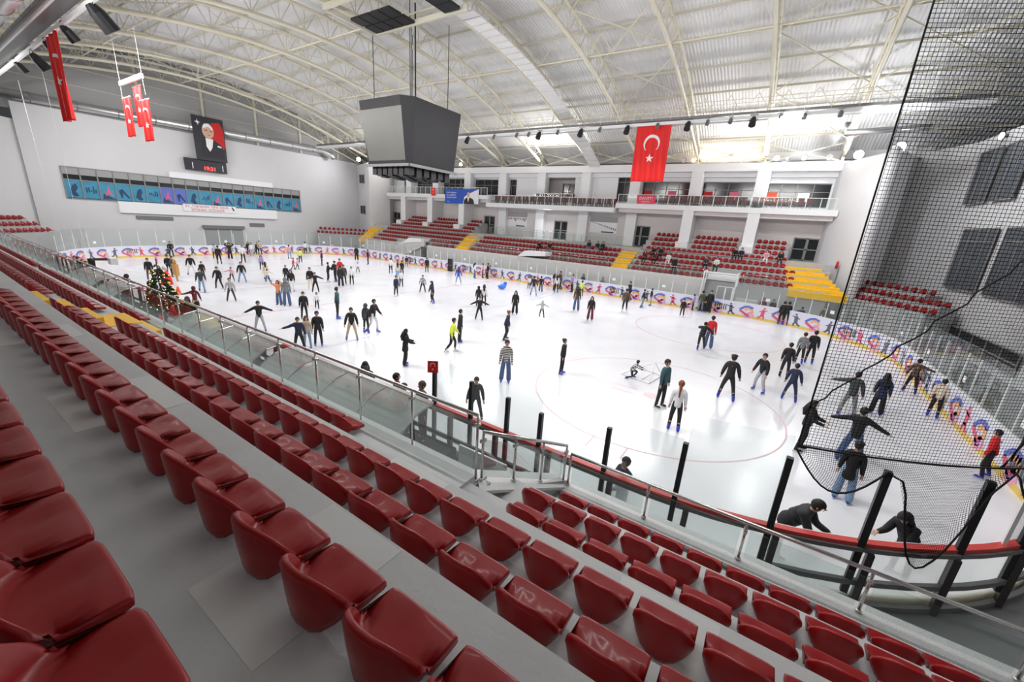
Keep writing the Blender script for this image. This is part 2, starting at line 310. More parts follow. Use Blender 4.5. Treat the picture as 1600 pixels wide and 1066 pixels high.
# near-side glass seen from the stand
ng=thing('rink_glass','low clear glass panes with dark posts on near boards below the handrail','glass barrier')
POSTS=[(18.25,2.3),(19.5,2.35),(20.6,2.25),(21.5,2.15),(23.06,2.35),(24.48,2.55)]
for x,h in POSTS: MB().beam((x,-14.98,.3),(x,-14.98,h),.09,.09).build('post','black',ng)
for s,h in ((S_NE+2.39,2.72),(S_NE+3.8,2.75),(S_NE+5.45,2.7),(S_NE+6.8,2.2),(S_NE+8.4,2.3)):
    a=at(s,.1); MB().beam((a[0],a[1],.3),(a[0],a[1],h),.1,.1).build('post','black',ng)
for a,b,z in ((18.27,19.48,2.62),(19.5,20.58,2.62),(20.62,21.5,2.6),(23.08,24.44,2.6)): MB().box((a,-14.96,1.34),(b,-14.948,z)).build('glass_pane','glass',ng)
for a,b,z in ((s_near(24.5),S_NE+2.4,3.1),): ring(MB(),.045,.057,1.22,z,a,b,.3).build('glass_pane','glass',ng)

x=-22
while x<17: MB().beam((x,-14.98,0),(x,-14.98,1.3),.07,.07).build('post','grey_metal',ng); x+=2.6
# ---------------------------------------------------------------- near stand
def nz(z): return Z0+z
def ny(y): return Y0+y
def steps(mb,xa,xb,prof,z0=-.03):
    for a,b,z in prof: mb.box((xa,ny(a),z0),(xb,ny(b),nz(z)))
prof=[(-2.0,.22,-1.5),(.22,1.38,-2.0),(1.38,2.04,-2.5),(2.04,3.02,-3.0),(3.02,3.87,-3.44)]
st=MB(); steps(st,-31,22.25,prof); steps(st,22.25,36,prof[:3]+[(2.04,3.08,-3.0),(3.08,3.76,-3.5),(3.75,4.84,-4.0),(4.84,5.32,-4.48),(5.31,5.95,-4.78)])
struct(st,'floor','concrete','grey painted concrete steps of the near seating stand')
pt=MB()
for a,b,c,d,z in ((19.3,.55,20.4,1.36,-2.0),(22.9,.5,23.6,1.36,-2.0),(24.2,-.2,25.2,.2,-1.5),(16.0,.5,16.9,1.3,-2.0),(25.2,1.4,26.1,2.05,-2.5),(24.6,2.2,25.4,3.05,-3.0),(21.6,2.2,22.5,3.05,-3.0)): pt.box((a,ny(b),nz(z)-.01),(b and c,ny(d),nz(z)+.003))
struct(pt,'floor','patch','lighter rectangular patches in the concrete of the near stand')
ys=MB()
for a,b,z in ((1.40,2.05,-2.5),(2.09,3.07,-3.0),(3.11,3.6,-3.5)): ys.box((10.9,ny(a),nz(z)),(12.3,ny(b),nz(z)+.015)); 
for a,b,z in ((1.38,1.66,-2.25),(2.07,2.4,-2.75),(3.09,3.4,-3.25)): ys.box((10.9,ny(a),nz(z)-.25),(12.3,ny(b),nz(z)))
struct(ys,'floor','yellow_step','yellow painted aisle steps crossing the near stand')
# parapet ledges
pl=MB(); pl.box((-31,ny(3.87),-.03),(22.3,ny(4.2),nz(-3.72))); pl.box((22.4,ny(5.95),-.03),(36,ny(6.28),nz(-4.72)))
i=len(pl.v); struct(pl,'wall','riser','grey concrete parapet wall along the front of near stand')
lg=MB(); lg.box((-31,ny(3.85),nz(-3.72)),(22.2,ny(4.24),nz(-3.67))); lg.box((22.5,ny(5.92),nz(-4.72)),(36,ny(6.33),nz(-4.67)))
lg.slab([(22.0,ny(4.24),nz(-3.70)),(22.35,ny(3.87),nz(-3.70)),(22.75,ny(6.0),nz(-4.70)),(22.45,ny(6.3),nz(-4.70))],(0,0,.05)); struct(lg,'trim_1','granite','speckled granite coping on the near parapet under the handrail')
sw_=MB(); sw_.slab([(22.05,ny(3.9),nz(-3.72)),(22.05,ny(3.9),0),(22.5,ny(6.2),0),(22.5,ny(6.2),nz(-4.64))],(.2,0,0)); struct(sw_,'wall','riser','short side wall where the near parapet steps toward the rink')
# handrails
def rail(label,pts,h,pitch,glass=True,r=.028,n1=0):
    t=thing('handrail',label,'handrail'); top=[(x,y,z+h) for x,y,z in pts]; MB().tube(top,r,8).build('top_rail','steel',t,smooth=True); c=0
    for (a,b) in zip(pts,pts[1:]):
        a,b=Vector(a),Vector(b); n=max(1,round((b-a).length/pitch))
        for k in range(n+1):
            p=a+(b-a)*k/n
            if c>=95: break
            MB().tube([p,p+Vector((0,0,h-.03))],.02,6).ell(p+Vector((0,0,.02)),(.045,.045,.025),8,4).beam(p+Vector((0,-.05,h-.14)),p+Vector((0,.05,h-.14)),.05,.05).build('post','steel',t,smooth=True); c+=1
        if glass:
            for k in range(n):
                p,q=a+(b-a)*(k+.04)/n,a+(b-a)*(k+.96)/n; MB().slab([(p.x,p.y,p.z+.06),(q.x,q.y,q.z+.06),(q.x,q.y,q.z+h-.12),(p.x,p.y,p.z+h-.12)],(0,.01,0)).build('glass_pane','rail_glass',t)
    return t
rail('long stainless handrail with glass panes above the granite coping of near stand',[(-12,ny(4.02),nz(-3.67)),(22.15,ny(4.02),nz(-3.67))],1.07,1.32)
rail('short stainless handrail turning toward the rink at the parapet step',[(22.2,ny(4.1),nz(-3.67)),(22.65,ny(6.12),nz(-4.67))],.80,.7)
rail('low stainless handrail with glass along the lower right front row',[(22.75,ny(6.12),nz(-4.67)),(29.9,ny(6.12),nz(-4.67))],.67,1.45)
rail('stainless handrail with pale glass at the far left of near stand',[(-31,ny(4.02),nz(-3.67)),(-12.3,ny(4.02),nz(-3.67))],1.07,1.5)
# ---- bucket seat
def seat_mesh():
    us=[-1,-.94,-.8,-.55,-.28,0,.28,.55,.8,.94,1]; V=[]; rows=[]
    for u in us:
        x=.221*u; e=max(0,abs(u)-.7)/.3; yb=-.185+.125*abs(u)**2.4; zr=.385-.175*abs(u)**3.2; zb=.0+.13*abs(u)**2.8; dip=-.02*math.exp(-((u+.25)/.22)**2)
        prof=[(.17,.085),(.188,.092),(.188,.120),(.181,.129),(.165,.132),(.10,.134+dip),(0,.131+dip*.5),(yb+.10,.125),(yb+.055,.135),(yb+.03,.13+(zr-.13)*.25),(yb+.016,zr-.02),(yb+.004,zr),(yb-.018,zr),(yb-.03,zr-.02),(yb-.022,(zr+zb)/2),(yb-.008,zb+.04),(yb+.01,zb),(yb+.04,zb+.03),(.0,.085)]
        rows.append([(x,y-.012*e*e*(y>.1),z-(.0)) for y,z in prof])
    mb=MB(); n=len(rows[0])
    for r in rows: mb.v+=r
    for k in range(len(us)-1):
        for j in range(n): mb.f.append((k*n+j,k*n+(j+1)%n,(k+1)*n+(j+1)%n,(k+1)*n+j))
    mb.f+=[tuple(range(n))[::-1],tuple((len(us)-1)*n+j for j in range(n))]
    o=mb.build('bucket_seat','seat_red',smooth=True); return o
proto=seat_mesh(); sm=proto.data; bpy.data.objects.remove(proto)
bm=bmesh.new(); bm.from_mesh(sm); bmesh.ops.recalc_face_normals(bm,faces=bm.faces); bm.to_mesh(sm); bm.free()
SEATS=[]   # (x,y,z,rz,rowphrase,index)
def seatrow(x0,x1,y,z,phrase,skip=(),rz=0,front=.185):
    xs=[]; x=x1
    while x>=x0: xs.append(x); x-=.5
    for k,x in enumerate(xs):
        if any(a<=x<=b for a,b in skip): continue
        SEATS.append((x,y,z,rz,phrase,k+1))
c0=.07
seatrow(18.5,24.28,ny(.23-.185),nz(-1.5),'from the right in the closest row at the bottom left corner')
seatrow(12.6,25.57,ny(1.1-.185),nz(-2.0),'from the right in the second closest row')
seatrow(12.6,26.32,ny(1.97-.185),nz(-2.5),'from the right in the row below the second closest')
seatrow(12.6,26.53,ny(2.83-.185),nz(-3.0),'from the right in the fourth closest row')
seatrow(12.6,19.88,ny(3.68-.185),nz(-3.44),'from the right in the front row behind the tall handrail')
seatrow(23.2,27.28,ny(3.72-.185),nz(-3.5),'from the right in the third row up from the low handrail')
seatrow(22.9,27.45,ny(4.67-.185),nz(-4.0),'from the right in the second row up from the low handrail')
seatrow(23.1,28.19,ny(5.52-.185),nz(-4.48),'from the right in the front row behind the low handrail')
seatrow(1.5,10.3,ny(1.97-.185),nz(-2.5),'from the yellow aisle in the upper left row')
seatrow(-8,10.3,ny(2.83-.185),nz(-3.0),'from the yellow aisle in the middle left row')
seatrow(-18,10.3,ny(3.68-.185),nz(-3.44),'from the yellow aisle in the left front row',skip=((-3.6,-1.2),))
# ---------------------------------------------------------------- far stand
FY,FZ=17.4,2.5; DY,DZ=.88,.475
zones=[(-26.5,-10.0,8),(-7.9,11.2,4),(12.9,26.0,8)]
fs=MB()
for k in range(4): fs.box((-28.5,FY+DY*k,-.03),(29.0,FY+DY*(k+1)+.001,FZ+DZ*k))
fs.box((-30,FY+DY*4,-.03),(29.5,27,FZ+DZ*4+.1))
for a,b,n in zones:
    if n==8:
        for k in range(4,8): fs.box((a,FY+DY*k,FZ+DZ*4+.05),(b-.2,FY+DY*(k+1)+(.6 if k==7 else 0),FZ+DZ*k))
struct(fs,'floor','riser','grey concrete tiers of the far seating stand')
cw=MB(); cw.box((-14,17.0,-.03),(20.2,17.4,2.55)); cw.box((22.8,17.0,-.03),(24.5,17.4,1.2)); cw.box((-27,17.0,-.03),(-20.5,17.4,2.2)); cw.slab([(-20.5,17,2.0),(-17.6,17,3.2),(-14.6,17,3.2),(-14.6,17,2.4),(-20.5,17,.2)],(0,.3,0)); struct(cw,'wall','beige_wall','pale corridor wall under the far stand behind the boards')
vb=MB(); vb.box((-15.2,16.9,0),(-14.2,17.02,2.3)); struct(vb,'door_1','black','dark tunnel doorway in the corridor wall left of the far stand')
for x0,x1,lab in ((1.2,3.9,'white sloping concrete hood over the passage below the far red seats'),(-17.5,-15.0,'white sloping concrete hood left on the far stand front')): 
    h=MB(); h.slab([(x0-.9,16.85,2.5),(x0,16.85,3.25),(x1,16.85,3.3),(x1,16.85,2.9),(x0+.3,16.85,2.7)],(0,1.6,0)); tag(h.build('passage_hood','white_beam'),lab,'concrete hood')
gb=MB(); gb.box((20.3,17.0,2.55),(22.7,17.4,3.0)); struct(gb,'wall','white_beam','white lintel above the passage behind the gate')
# yellow flights
def flight(x0,x1,xt0,xt1,n,label,skew=0):
    mb=MB()
    for k in range(2*n):
        t=k/(2*n-1); a=x0+(xt0-x0)*t; b=x1+(xt1-x1)*t; y=FY-.25+DY/2*k; mb.box((a,y,FZ-.3+DZ/2*k-.3),(b,y+DY/2+.3 if k<2*n-1 else y+1.2,FZ-.08+DZ/2*k))
    return tag(mb.build('stairway','yellow_step'),label,'stairs')
flight(-28.6,-26.6,-29.6,-27.4,4,'yellow painted stair flight at the left end of the far stand')
flight(-9.5,-7.7,-10.1,-8.1,4,'yellow painted stair flight left of the middle seat block')
flight(11.2,12.8,11.1,12.8,4,'yellow painted stair flight under the double doors in far stand middle')
flight(26.4,30.2,25.8,28.4,4,'wide yellow stair flight at the right end of the far stand')
COLX=(-25.2,-19.5,-13.4,16.6,22.4); COLM=(-7.5,-1.6,4.4,10.3)
for a,b,n in zones:
    nm={-26.5:'left block',-7.9:'middle block',12.9:'right block'}[a]
    for k in range(n):
        sk=[(cx-.75,cx+.75) for cx in COLX] if k>=5 else []
        y=FY+DY*k+.45; z=FZ+DZ*k
        if k==0: sk+= [(-21,-14.2),(.8,4.2),(20,22.9)]
        if k==1: sk+= [(20,22.9),(-19.5,-15)]
        seatrow(a+.3+(.5 if k>4 else 0),b-.4-(.3 if k>4 else 0)+(.8 if (b==26 and k<3) else 0),y,z,f'from the right in tier {ONES[k]} of the far {nm}'.replace('tier ','the ').replace(' of the far',' tier of the far'),skip=sk,rz=PI)
# diagonal corner blocks
def diag(p,q,z,n,rz,phrase):
    for k in range(n):
        t=k/(n-1); SEATS.append((q[0]+(p[0]-q[0])*t,q[1]+(p[1]-q[1])*t,z,rz,phrase,k+1))
def diagstep(mb,p,q,nrm,z,d=.9):
    mb.slab([(p[0]-nrm[0]*.35,p[1]-nrm[1]*.35,-.03),(q[0]-nrm[0]*.35,q[1]-nrm[1]*.35,-.03),(q[0]+nrm[0]*d,q[1]+nrm[1]*d,-.03),(p[0]+nrm[0]*d,p[1]+nrm[1]*d,-.03)],(0,0,z+.03))
ds=MB(); nr=(.83,.55)
rr=[((30.2,20.2),(34.2,14.2),2.2,13),((30.6,21.2),(34.9,14.8),2.7,14),((31.6,21.5),(34.6,17.2),3.2,9)]
for i,(p,q,z,n) in enumerate(rr): diagstep(ds,p,q,nr,z); diag(p,q,z,n,math.atan2(.83,-.55)+0,f'from the right in the {ONES[i]} tier of the corner block behind net')
nl=(-.75,.66)
rl=[((-30.4,20.0),(-35.2,14.8),2.7,13),((-31.2,20.9),(-36,15.7),3.2,12)]
for i,(p,q,z,n) in enumerate(rl): diagstep(ds,p,q,nl,z); diag(q,p,z,n,math.atan2(-.75,-.66),f'from the right in the {ONES[i]} tier of far left corner block')
nn=(-.7,-.7)
rn=[((-34.4,-13.4),(-30.2,-17.6),2.4,11),((-35,-14.1),(-30.9,-18.2),2.9,11),((-35.6,-14.8),(-31.6,-18.8),3.4,11)]
for i,(p,q,z,n) in enumerate(rn): diagstep(ds,p,q,nn,z); diag(p,q,z,n,math.atan2(.7,.7)-PI/2+0,f'from the right in the {ONES[i]} tier of near left corner block')
struct(ds,'floor','riser','concrete tiers of the small diagonal corner seat blocks')
SEATS.sort(key=lambda s:(Vector(s[:3])-CAM).length)
GR={}
far=MB(); fn=sm
for i,(x,y,z,rz,ph,k) in enumerate(SEATS):
    if i<300:
        o=bpy.data.objects.new('bucket_seat',sm); col.objects.link(o); o.location=(x,y,z+.002); o.rotation_euler=(0,0,rz)
        tag(o,f'red seat, {nth(k)} {ph}','seat','red bucket seats of the stands')
    else:
        b=len(far.v); c,s=math.cos(rz),math.sin(rz)
        far.v+=[(x+v.co.x*c-v.co.y*s,y+v.co.x*s+v.co.y*c,z+.002+v.co.z) for v in sm.vertices]; far.f+=[tuple(b+j for j in p.vertices) for p in sm.polygons]
tag(far.build('bucket_seats','seat_red',smooth=True),'rows of dark red plastic bucket seats filling the far stand','seats',kind='stuff')
# glass railing of the walkway behind the middle block, and low front railings
rail('clear glass railing on walkway above the middle block of red seats',[(-7.6,FY+DY*4+.1,FZ+DZ*4+.1),(11.0,FY+DY*4+.1,FZ+DZ*4+.1)],.95,1.0,r=.02)
for a,b,l in ((13,20,'grey tube railing in front of right block of far seats'),(-13.8,-10.2,'grey tube railing in front of left block of far seats'),(-7,.3,'grey tube railing front left of middle block of far seats'),(4.4,11,'grey tube railing front right of middle block of far seats'),(23,26,'grey tube railing right of the gate by far seats')):
    rail(l,[(a,17.2,2.5),(b,17.2,2.5)],.8,1.1,r=.02)
# ---------------------------------------------------------------- far wall, balcony, windows
YB=25.2
def wallx(x0,x1,y,z0,z1,m,label,t=.3,holes=(),name='wall_back'):
    mb=MB(); xs=sorted({x0,x1,*[h[0] for h in holes],*[h[1] for h in holes]})
    for a,b in zip(xs,xs[1:]):
        hs=sorted([(h[2],h[3]) for h in holes if h[0]<=a and h[1]>=b]); z=z0
        for p,q in hs:
            if p>z: mb.box((a,y,z),(b,y+t,p))
            z=q
        if z<z1: mb.box((a,y,z),(b,y+t,z1))
    return struct(mb,name,m,label)
lowdoors=[(-11.0,-9.1,4.5,6.9),(.3,2.2,4.5,6.8),(10.4,12.5,4.5,6.8),(26,28.2,4.5,6.6),(-30.0,-28.4,4.6,6.6)]
wallx(-31,29,YB,4.3,9.0,'beige_wall','beige lower back wall behind the far seats',holes=lowdoors)
upw=[(-27.5,-25.9,9.4,11.7),(-24.6,-20.2,9.4,11.7),(-19.0,-14.6,9.4,11.8),(-13.8,-8.9,9.4,11.7),(-7.6,-5.9,9.4,11.7),(-1.9,2.6,9.0,11.9),(8.0,9.6,9.3,12.2),(10.9,16.0,9.3,11.5),(17.1,21.9,9.3,11.5),(22.7,27.8,9.3,11.4)]
wallx(-31,29,YB+.1,8.9,13.1,'white_beam','white upper back wall behind the balcony',holes=upw)
# windows
for i,(a,b,z0,z1) in enumerate(upw):
    if i==5: continue
    t=tag(MB().box((a,YB+.3,z0),(b,YB+.33,z1)).build(f'window_{i+1}','dark_glass'),'dark balcony window with grey frames '+('left of' if a<0 else 'right of')+' the alcove','window',kind='structure')
    f=MB(); n=max(2,round((b-a)/1.15))
    for k in range(n+1): x=a+(b-a)*k/n; f.box((x-.03,YB+.22,z0),(x+.03,YB+.3,z1))
    for z in (z0+.05,z1-.75,z1-.05): f.box((a,YB+.22,z-.03),(b,YB+.3,z+.03))
    f.build('window_frame','frame_grey',t)
    it=MB(); it2=MB()
    for k in range(n):
        if i>6 and k%2==0: (it if k%4 else it2).box((a+(b-a)*(k+.15)/n,YB+.285,z0+.5),(a+(b-a)*(k+.85)/n,YB+.298,z0+1.3))
    if it.v: it.build('window_display','sw_red' if i<9 else 'paper',t)
    if it2.v: it2.build('window_display','flag_deep' if i<9 else 'orange',t)
al=MB(); al.box((-2.0,YB+.4,9),(-1.9,27.2,12)); al.box((2.5,YB+.4,9),(2.6,27.2,12)); al.box((-2,27.1,9),(2.6,27.2,12)); al.box((-2,YB+.4,11.9),(2.6,27.2,12)); struct(al,'wall_alcove','beige_wall','recessed alcove wall behind the balcony above the middle block')
def dbl(x0,x1,y,z0,z1,label,n):
    t=tag(MB().box((x0,y+.08,z0),(x1,y+.12,z1)).build(f'door_{n}','dark_glass'),label,'door',kind='structure'); f=MB(); xm=(x0+x1)/2
    for x in (x0+.06,xm-.05,xm+.05,x1-.06): f.box((x-.05,y,z0),(x+.05,y+.08,z1))
    for z in (z0+.05,(z0+z1)/2,z1-.06): f.box((x0,y,z-.05),(x1,y+.08,z+.05))
    f.build('door_frame','frame_grey',t)
    MB().box((xm-.14,y-.04,z0+1.0),(xm-.10,y,z0+1.25)).box((xm+.10,y-.04,z0+1.0),(xm+.14,y,z0+1.25)).build('door_handle','steel',t)
labs=['dark glazed double door at top of the second yellow stair','dark glazed double door behind the middle block of seats','dark glazed double door above the third yellow stair','grey double door at the top of right yellow stair','grey door at the top of left yellow stair']
for i,(a,b,z0,z1) in enumerate(lowdoors): dbl(a,b,YB+.05,z0,z1,labs[i],i+2)
dbl(.1,2.0,26.95,9.3,11.4,'glazed double door inside the balcony alcove',7)
# beams, slab, columns
bw=MB(); bw.box((-31,24.2,12.35),(29,YB+.3,13.1)); bw.box((-31,24.9,11.9),(29,YB+.1,12.35)); struct(bw,'trim_2','white_beam','long white beam along the top of the far wall')
sl_=MB(); sl_.box((-28.9,22.9,8.95),(-8.6,YB+.1,9.45)); sl_.box((-8.6,22.3,8.0),(8.9,YB+.1,8.5)); sl_.box((8.9,22.9,8.5),(28.6,YB+.1,9.0)); sl_.box((-2,YB,8.2),(2.6,27.2,9.0)); struct(sl_,'floor','white_beam','white balcony slab running along the far wall')
u=MB(); u.box((-28.9,23.3,8.55),(-8.6,YB,8.95)); u.box((9.2,23.3,8.1),(28.4,YB,8.5)); struct(u,'trim_3','beige_wall','recessed beam under the far balcony slab')
for i,x in enumerate(COLX+COLM):
    lo=x in COLX; w_=1.15 if not lo else 1.0
    mb=MB(); 
    if lo: mb.box((x-.5,22.95,FZ+DZ*6),(x+.5,YB,9.0)); mb.box((x-.55,FY+DY*5+.2,FZ+DZ*4),(x+.55,22.95,FZ+DZ*6+.12)); mb.box((x-.55,24.1,9.3),(x+.55,YB+.2,12.5))
    else: mb.box((x-.6,24.6,4.4),(x+.6,YB+.2,8.2)); mb.box((x-.55,24.3,8.4),(x+.55,YB+.2,12.5))
    struct(mb,'wall_pilaster','white_beam','white square pillar on the far wall, '+nth(i+1)+' counted by bay')
# balcony railings
def brail(label,x0,x1,y,z,glassy=True): 
    t=thing('balcony_railing',label,'railing'); n=round((x1-x0)/1.05); MB().beam((x0,y,z+.95),(x1,y,z+.95),.05,.05).build('top_rail','white_post',t)
    for k in range(n+1): x=x0+(x1-x0)*k/n; MB().beam((x,y,z),(x,y,z+.95),.05,.05).build('post','white_post',t)
    if glassy:
        for k in range(n): a=x0+(x1-x0)*(k+.04)/n; b=x0+(x1-x0)*(k+.96)/n; MB().box((a,y-.006,z+.05),(b,y+.006,z+.9)).build('glass_pane','glass',t)
brail('white post balcony railing with glass above the left far block',-28.7,-9.0,23.0,9.45); brail('white post balcony railing in front of the middle balcony seats',-8.4,8.8,22.4,8.5); brail('white post balcony railing above the right far block',9.1,28.3,23.0,9.0); brail('raised white railing of the little platform before the alcove',-2.2,3.2,23.6,8.95)
pf=MB(); pf.box((-2.3,23.5,8.5),(3.3,YB+.2,8.95)); struct(pf,'floor','white_beam','small raised balcony platform before the alcove')
# balcony seats
def bseat():
    t=thing('balcony_chair','',''); MB().box((-.24,-.22,.38),(.24,.2,.47)).build('seat','seat_maroon',t); MB().box((-.24,.14,.40),(.24,.24,1.0)).build('backrest','seat_maroon',t); MB().box((-.2,-.1,0),(-.16,.2,.38)).box((.16,-.1,0),(.2,.2,.38)).build('leg','grey_metal',t); return t
b0=None
for (x0,x1,y,z,ph) in ((-8.0,-2.6,23.6,8.5,'left part of the middle balcony'),(-1.8,3.0,23.95,8.95,'platform before the alcove'),(3.6,8.6,23.6,8.5,'right part of the middle balcony'),(-1.9,3.0,22.95,8.5,'front strip below the alcove'),(13.4,18.8,23.8,9.0,'right balcony beside the pink banner'),(18.9,21.8,23.8,9.0,'right balcony middle'),(22.2,26.6,23.8,9.0,'right balcony end')):
    n=int((x1-x0)/.6)+1
    for k in range(n):
        lab=f'dark maroon balcony chair, {nth(k+1)} from the left on the {ph}'
        if b0 is None: b0=bseat(); b0.location=(x0,y,z); tag(b0,lab,'seat','maroon balcony seats')
        else:
            o=dup(b0,(x0+.6*k,y,z),0,lab)
# side walls B-C blocks, diag walls, end walls
def wallp(pts,z0,z1,m,label,t=.3,name='wall'):
    mb=MB()
    for (a,b) in zip(pts,pts[1:]):
        d=(Vector((b[0]-a[0],b[1]-a[1],0))).normalized(); n=Vector((d.y,-d.x,0))*t
        mb.slab([(a[0],a[1],z0),(b[0],b[1],z0),(b[0],b[1],z1),(a[0],a[1],z1)],n)
    return struct(mb,name,m,label)
wallp([(27.9,25.6),(28.2,24.0),(30.6,18.9)][::-1],0,12.95,'white_wall','white wall beside the right yellow stair',name='wall_right')
wallp([(30.6,18.9),(33.1,25.7)][::-1],0,13.3,'white_wall','oblique white wall behind the upper left part of net',name='wall_right')
wallp([(33.1,25.7),(35.3,21.7),(35.95,14.4),(36.6,-6.3),(36.9,-25)][::-1],0,13.8,'white_wall','white curved right end wall behind the netting',name='wall_right')
wallp([(-30.2,25.6),(-28.9,23.5),(-29.9,20.4)][::1],0,13.4,'white_wall','white side wall beside the left yellow stair',name='wall_left')
wallp([(-37,30),(-37,-13.6)][::-1],0,13.9,'white_wall','tall pale left end wall with windows',name='wall_left')
wallp([(-29.9,20.4),(-37.0,23.5)],0,13.6,'white_wall','white wall turning from the stair to left end wall',name='wall_left')
wallp([(-37,-13.6),(-33,-18.0),(-31,-22.5),(-31,-30)],0,12.4,'white_wall','diagonal pale wall at the near left corner',name='wall_left')
ub=MB(); ub.box((-37.3,-30,13.3),(-37.0,27,22)); struct(ub,'wall_left','blind','grey ribbed sheet cladding above the left end wall')
lm=MB()
for y in (-22,-16,-10,-4,2,8,14,20): lm.box((-37.0,y-.12,13),(-36.85,y+.12,21))
for z in (14.8,16.4,18,19.6): lm.box((-37.0,-27,z-.03),(-36.92,27,z+.03))
struct(lm,'trim_4','truss_shade','cream steel posts over the grey cladding of left end')
# window band on left end wall
t=tag(MB().box((-36.72,-11.3,5.65),(-36.68,13.1,8.6)).build('window_11','dark_glass'),'long window band with blue sport posters on left end wall','window',kind='structure')
f=MB(); n=19
for k in range(n+1): y=-11.3+24.4*k/n; f.box((-36.68,y-.05,5.6),(-36.6,y+.05,8.65))
for z in (5.6,7.45,8.65): f.box((-36.68,-11.3,z-.04),(-36.61,13.1,z+.04))
f.build('window_frame','frame_grey',t)
bl=MB()
for k in range(n): y=-11.3+24.4*k/n; bl.box((-36.67,y+.06,7.95),(-36.65,y+24.4/n-.06,8.6))
bl.build('window_blind','blind',t)
random.seed(3)
pa=MB(); pb=MB(); pc=MB(); pd=MB()
for k in range(n):
    y=-11.3+24.4*k/n; (pa if k not in (6,7) else pb).box((-36.67,y+.06,5.7),(-36.655,y+24.4/n-.06,7.4))
    cy=y+.64; kind=k%4; fx=-36.65
    if kind==0: pc.slab([(fx,cy-.35,6.1),(fx,cy-.1,6.9),(fx,cy+.2,7.1),(fx,cy+.3,6.7),(fx,cy+.1,6.3),(fx,cy+.3,5.9),(fx,cy,5.8)],(.01,0,0))
    elif kind==1:
        for e in range(5): pc.box((fx,cy-.4+.17*e,6.2+.3*R()),(fx+.01,cy-.3+.17*e,6.5+.5*R()))
    elif kind==2: pd.slab([(fx,cy-.3,6.0),(fx,cy,6.8),(fx,cy+.1,7.1),(fx,cy+.15,6.5),(fx,cy+.4,6.1),(fx,cy+.05,6.3)],(.01,0,0)); pc.slab([(fx-.002,cy-.5,5.75),(fx-.002,cy-.4,6.3),(fx-.002,cy+.55,5.75)],(.008,0,0))
    else: pc.slab([(fx,cy-.4,6.7),(fx,cy-.1,6.9),(fx,cy+.45,6.0),(fx,cy+.3,5.95),(fx,cy-.1,6.5),(fx,cy-.2,5.9),(fx,cy-.3,6.0)],(.01,0,0))
pa.build('window_poster','poster_blue',t); pb.build('window_poster','sw_blue',t); pc.build('poster_figure','poster_dark',t); pd.build('poster_figure','sw_red',t)
vs=MB(); vs.box((-37,-2.5,8.65),(-36.4,9.2,9.3)); vs.box((-37,-7.5,4.4),(-36.45,9.4,5.6)); struct(vs,'trim_5','white_beam','white projecting bands above and below the window strip')
sg=thing('wall_sign','white sign with red Turkish lettering below the poster windows','sign',(-36.4,1.2,5.35)); MB().box((0,-2.9,-.42),(.03,2.9,.42)).build('sign_board','paper',sg)
text('EY, YÜKSELEN YENİ NESİL',.40,'red_text',sg,(.035,-.3,.18),(PI/2,0,PI/2)); text('İSTİKBAL SİZİNDİR',.40,'red_text',sg,(.035,-.3,-.22),(PI/2,0,PI/2))
MB().slab([(.035,2.35,.3),(.035,2.5,.3),(.035,2.7,-.1),(.035,2.55,-.15)],(.01,0,0)).build('silhouette','black',sg)
for a,b,z0,z1,l in ((-6.2,-2.8,3.75,4.15,'small dark vent slot low on the left end wall'),(5.7,7.6,3.3,3.75,'black vent slot right of the roller door')): tag(MB().box((-36.75,a,z0),(-36.6,b,z1)).build('wall_vent','grey_metal'),l,'vent')
gd=thing('roller_door','grey panelled service door in the left end wall behind boards','door',(-36.68,2.5,0)); MB().box((0,-2.2,0),(.05,2.2,2.9)).build('door_leaf','blind',gd); MB().box((0,-2.4,2.9),(.3,2.4,3.3)).build('roller_box','grey_metal',gd)
for y in (-.75,.75): MB().box((.05,y-.05,0),(.09,y+.05,2.9)).build('jamb','white_post',gd)
for y,z in ((20.6,11.5),(20.9,6.6)): pass
for a,z,l in ((22.0,11.3,'small upper window on wall left of balcony'),(22.2,6.6,'small lower window on the wall left of balcony')):
    w0=Vector((-33.0,21.75,z)); t=tag(MB().box((-33.6,21.5,z-.6),(-32.4,21.7,z+.6)).build('window_12','dark_glass'),l,'window',kind='structure'); t.rotation_euler=(0,0,0)
    MB().box((-33.65,21.42,z-.65),(-33.55,21.5,z+.65)).box((-32.45,21.42,z-.65),(-32.35,21.5,z+.65)).box((-33.05,21.42,z-.65),(-32.98,21.5,z+.65)).box((-33.65,21.42,z+.58),(-32.35,21.5,z+.66)).box((-33.65,21.42,z-.66),(-32.35,21.5,z-.58)).build('window_frame','frame_grey',t)
# right end wall windows
def endwin(p,q,z0,z1,label,n,nv,bars=(),m='win_grey'):
    C2=Vector((CAM.x,CAM.y,0)); p,q=[C2+(Vector((*v,0))-C2)*1.12 for v in (p,q)]; z0,z1=[CAM.z+(v-CAM.z)*1.12 for v in (z0,z1)]; bars=[CAM.z+(v-CAM.z)*1.12 for v in bars]; d=(q-p); nn=Vector((d.y,-d.x,0)).normalized(); 
    if nn.x>0: nn=-nn
    P=lambda t,z,o: tuple(p+d*t+nn*o+Vector((0,0,z)))
    t=tag(MB().slab([P(0,z0,.1),P(1,z0,.1),P(1,z1,.1),P(0,z1,.1)],nn*.02).build(f'window_{n}',m),label,'window',kind='structure'); f=MB()
    for k in range(nv+1): f.beam(P(k/nv,z0,.14),P(k/nv,z1,.14),.07,.06)
    for z in (z0,z1,*bars): f.beam(P(0,z,.14),P(1,z,.14),.06,.07)
    f.build('window_frame','frame_grey',t)
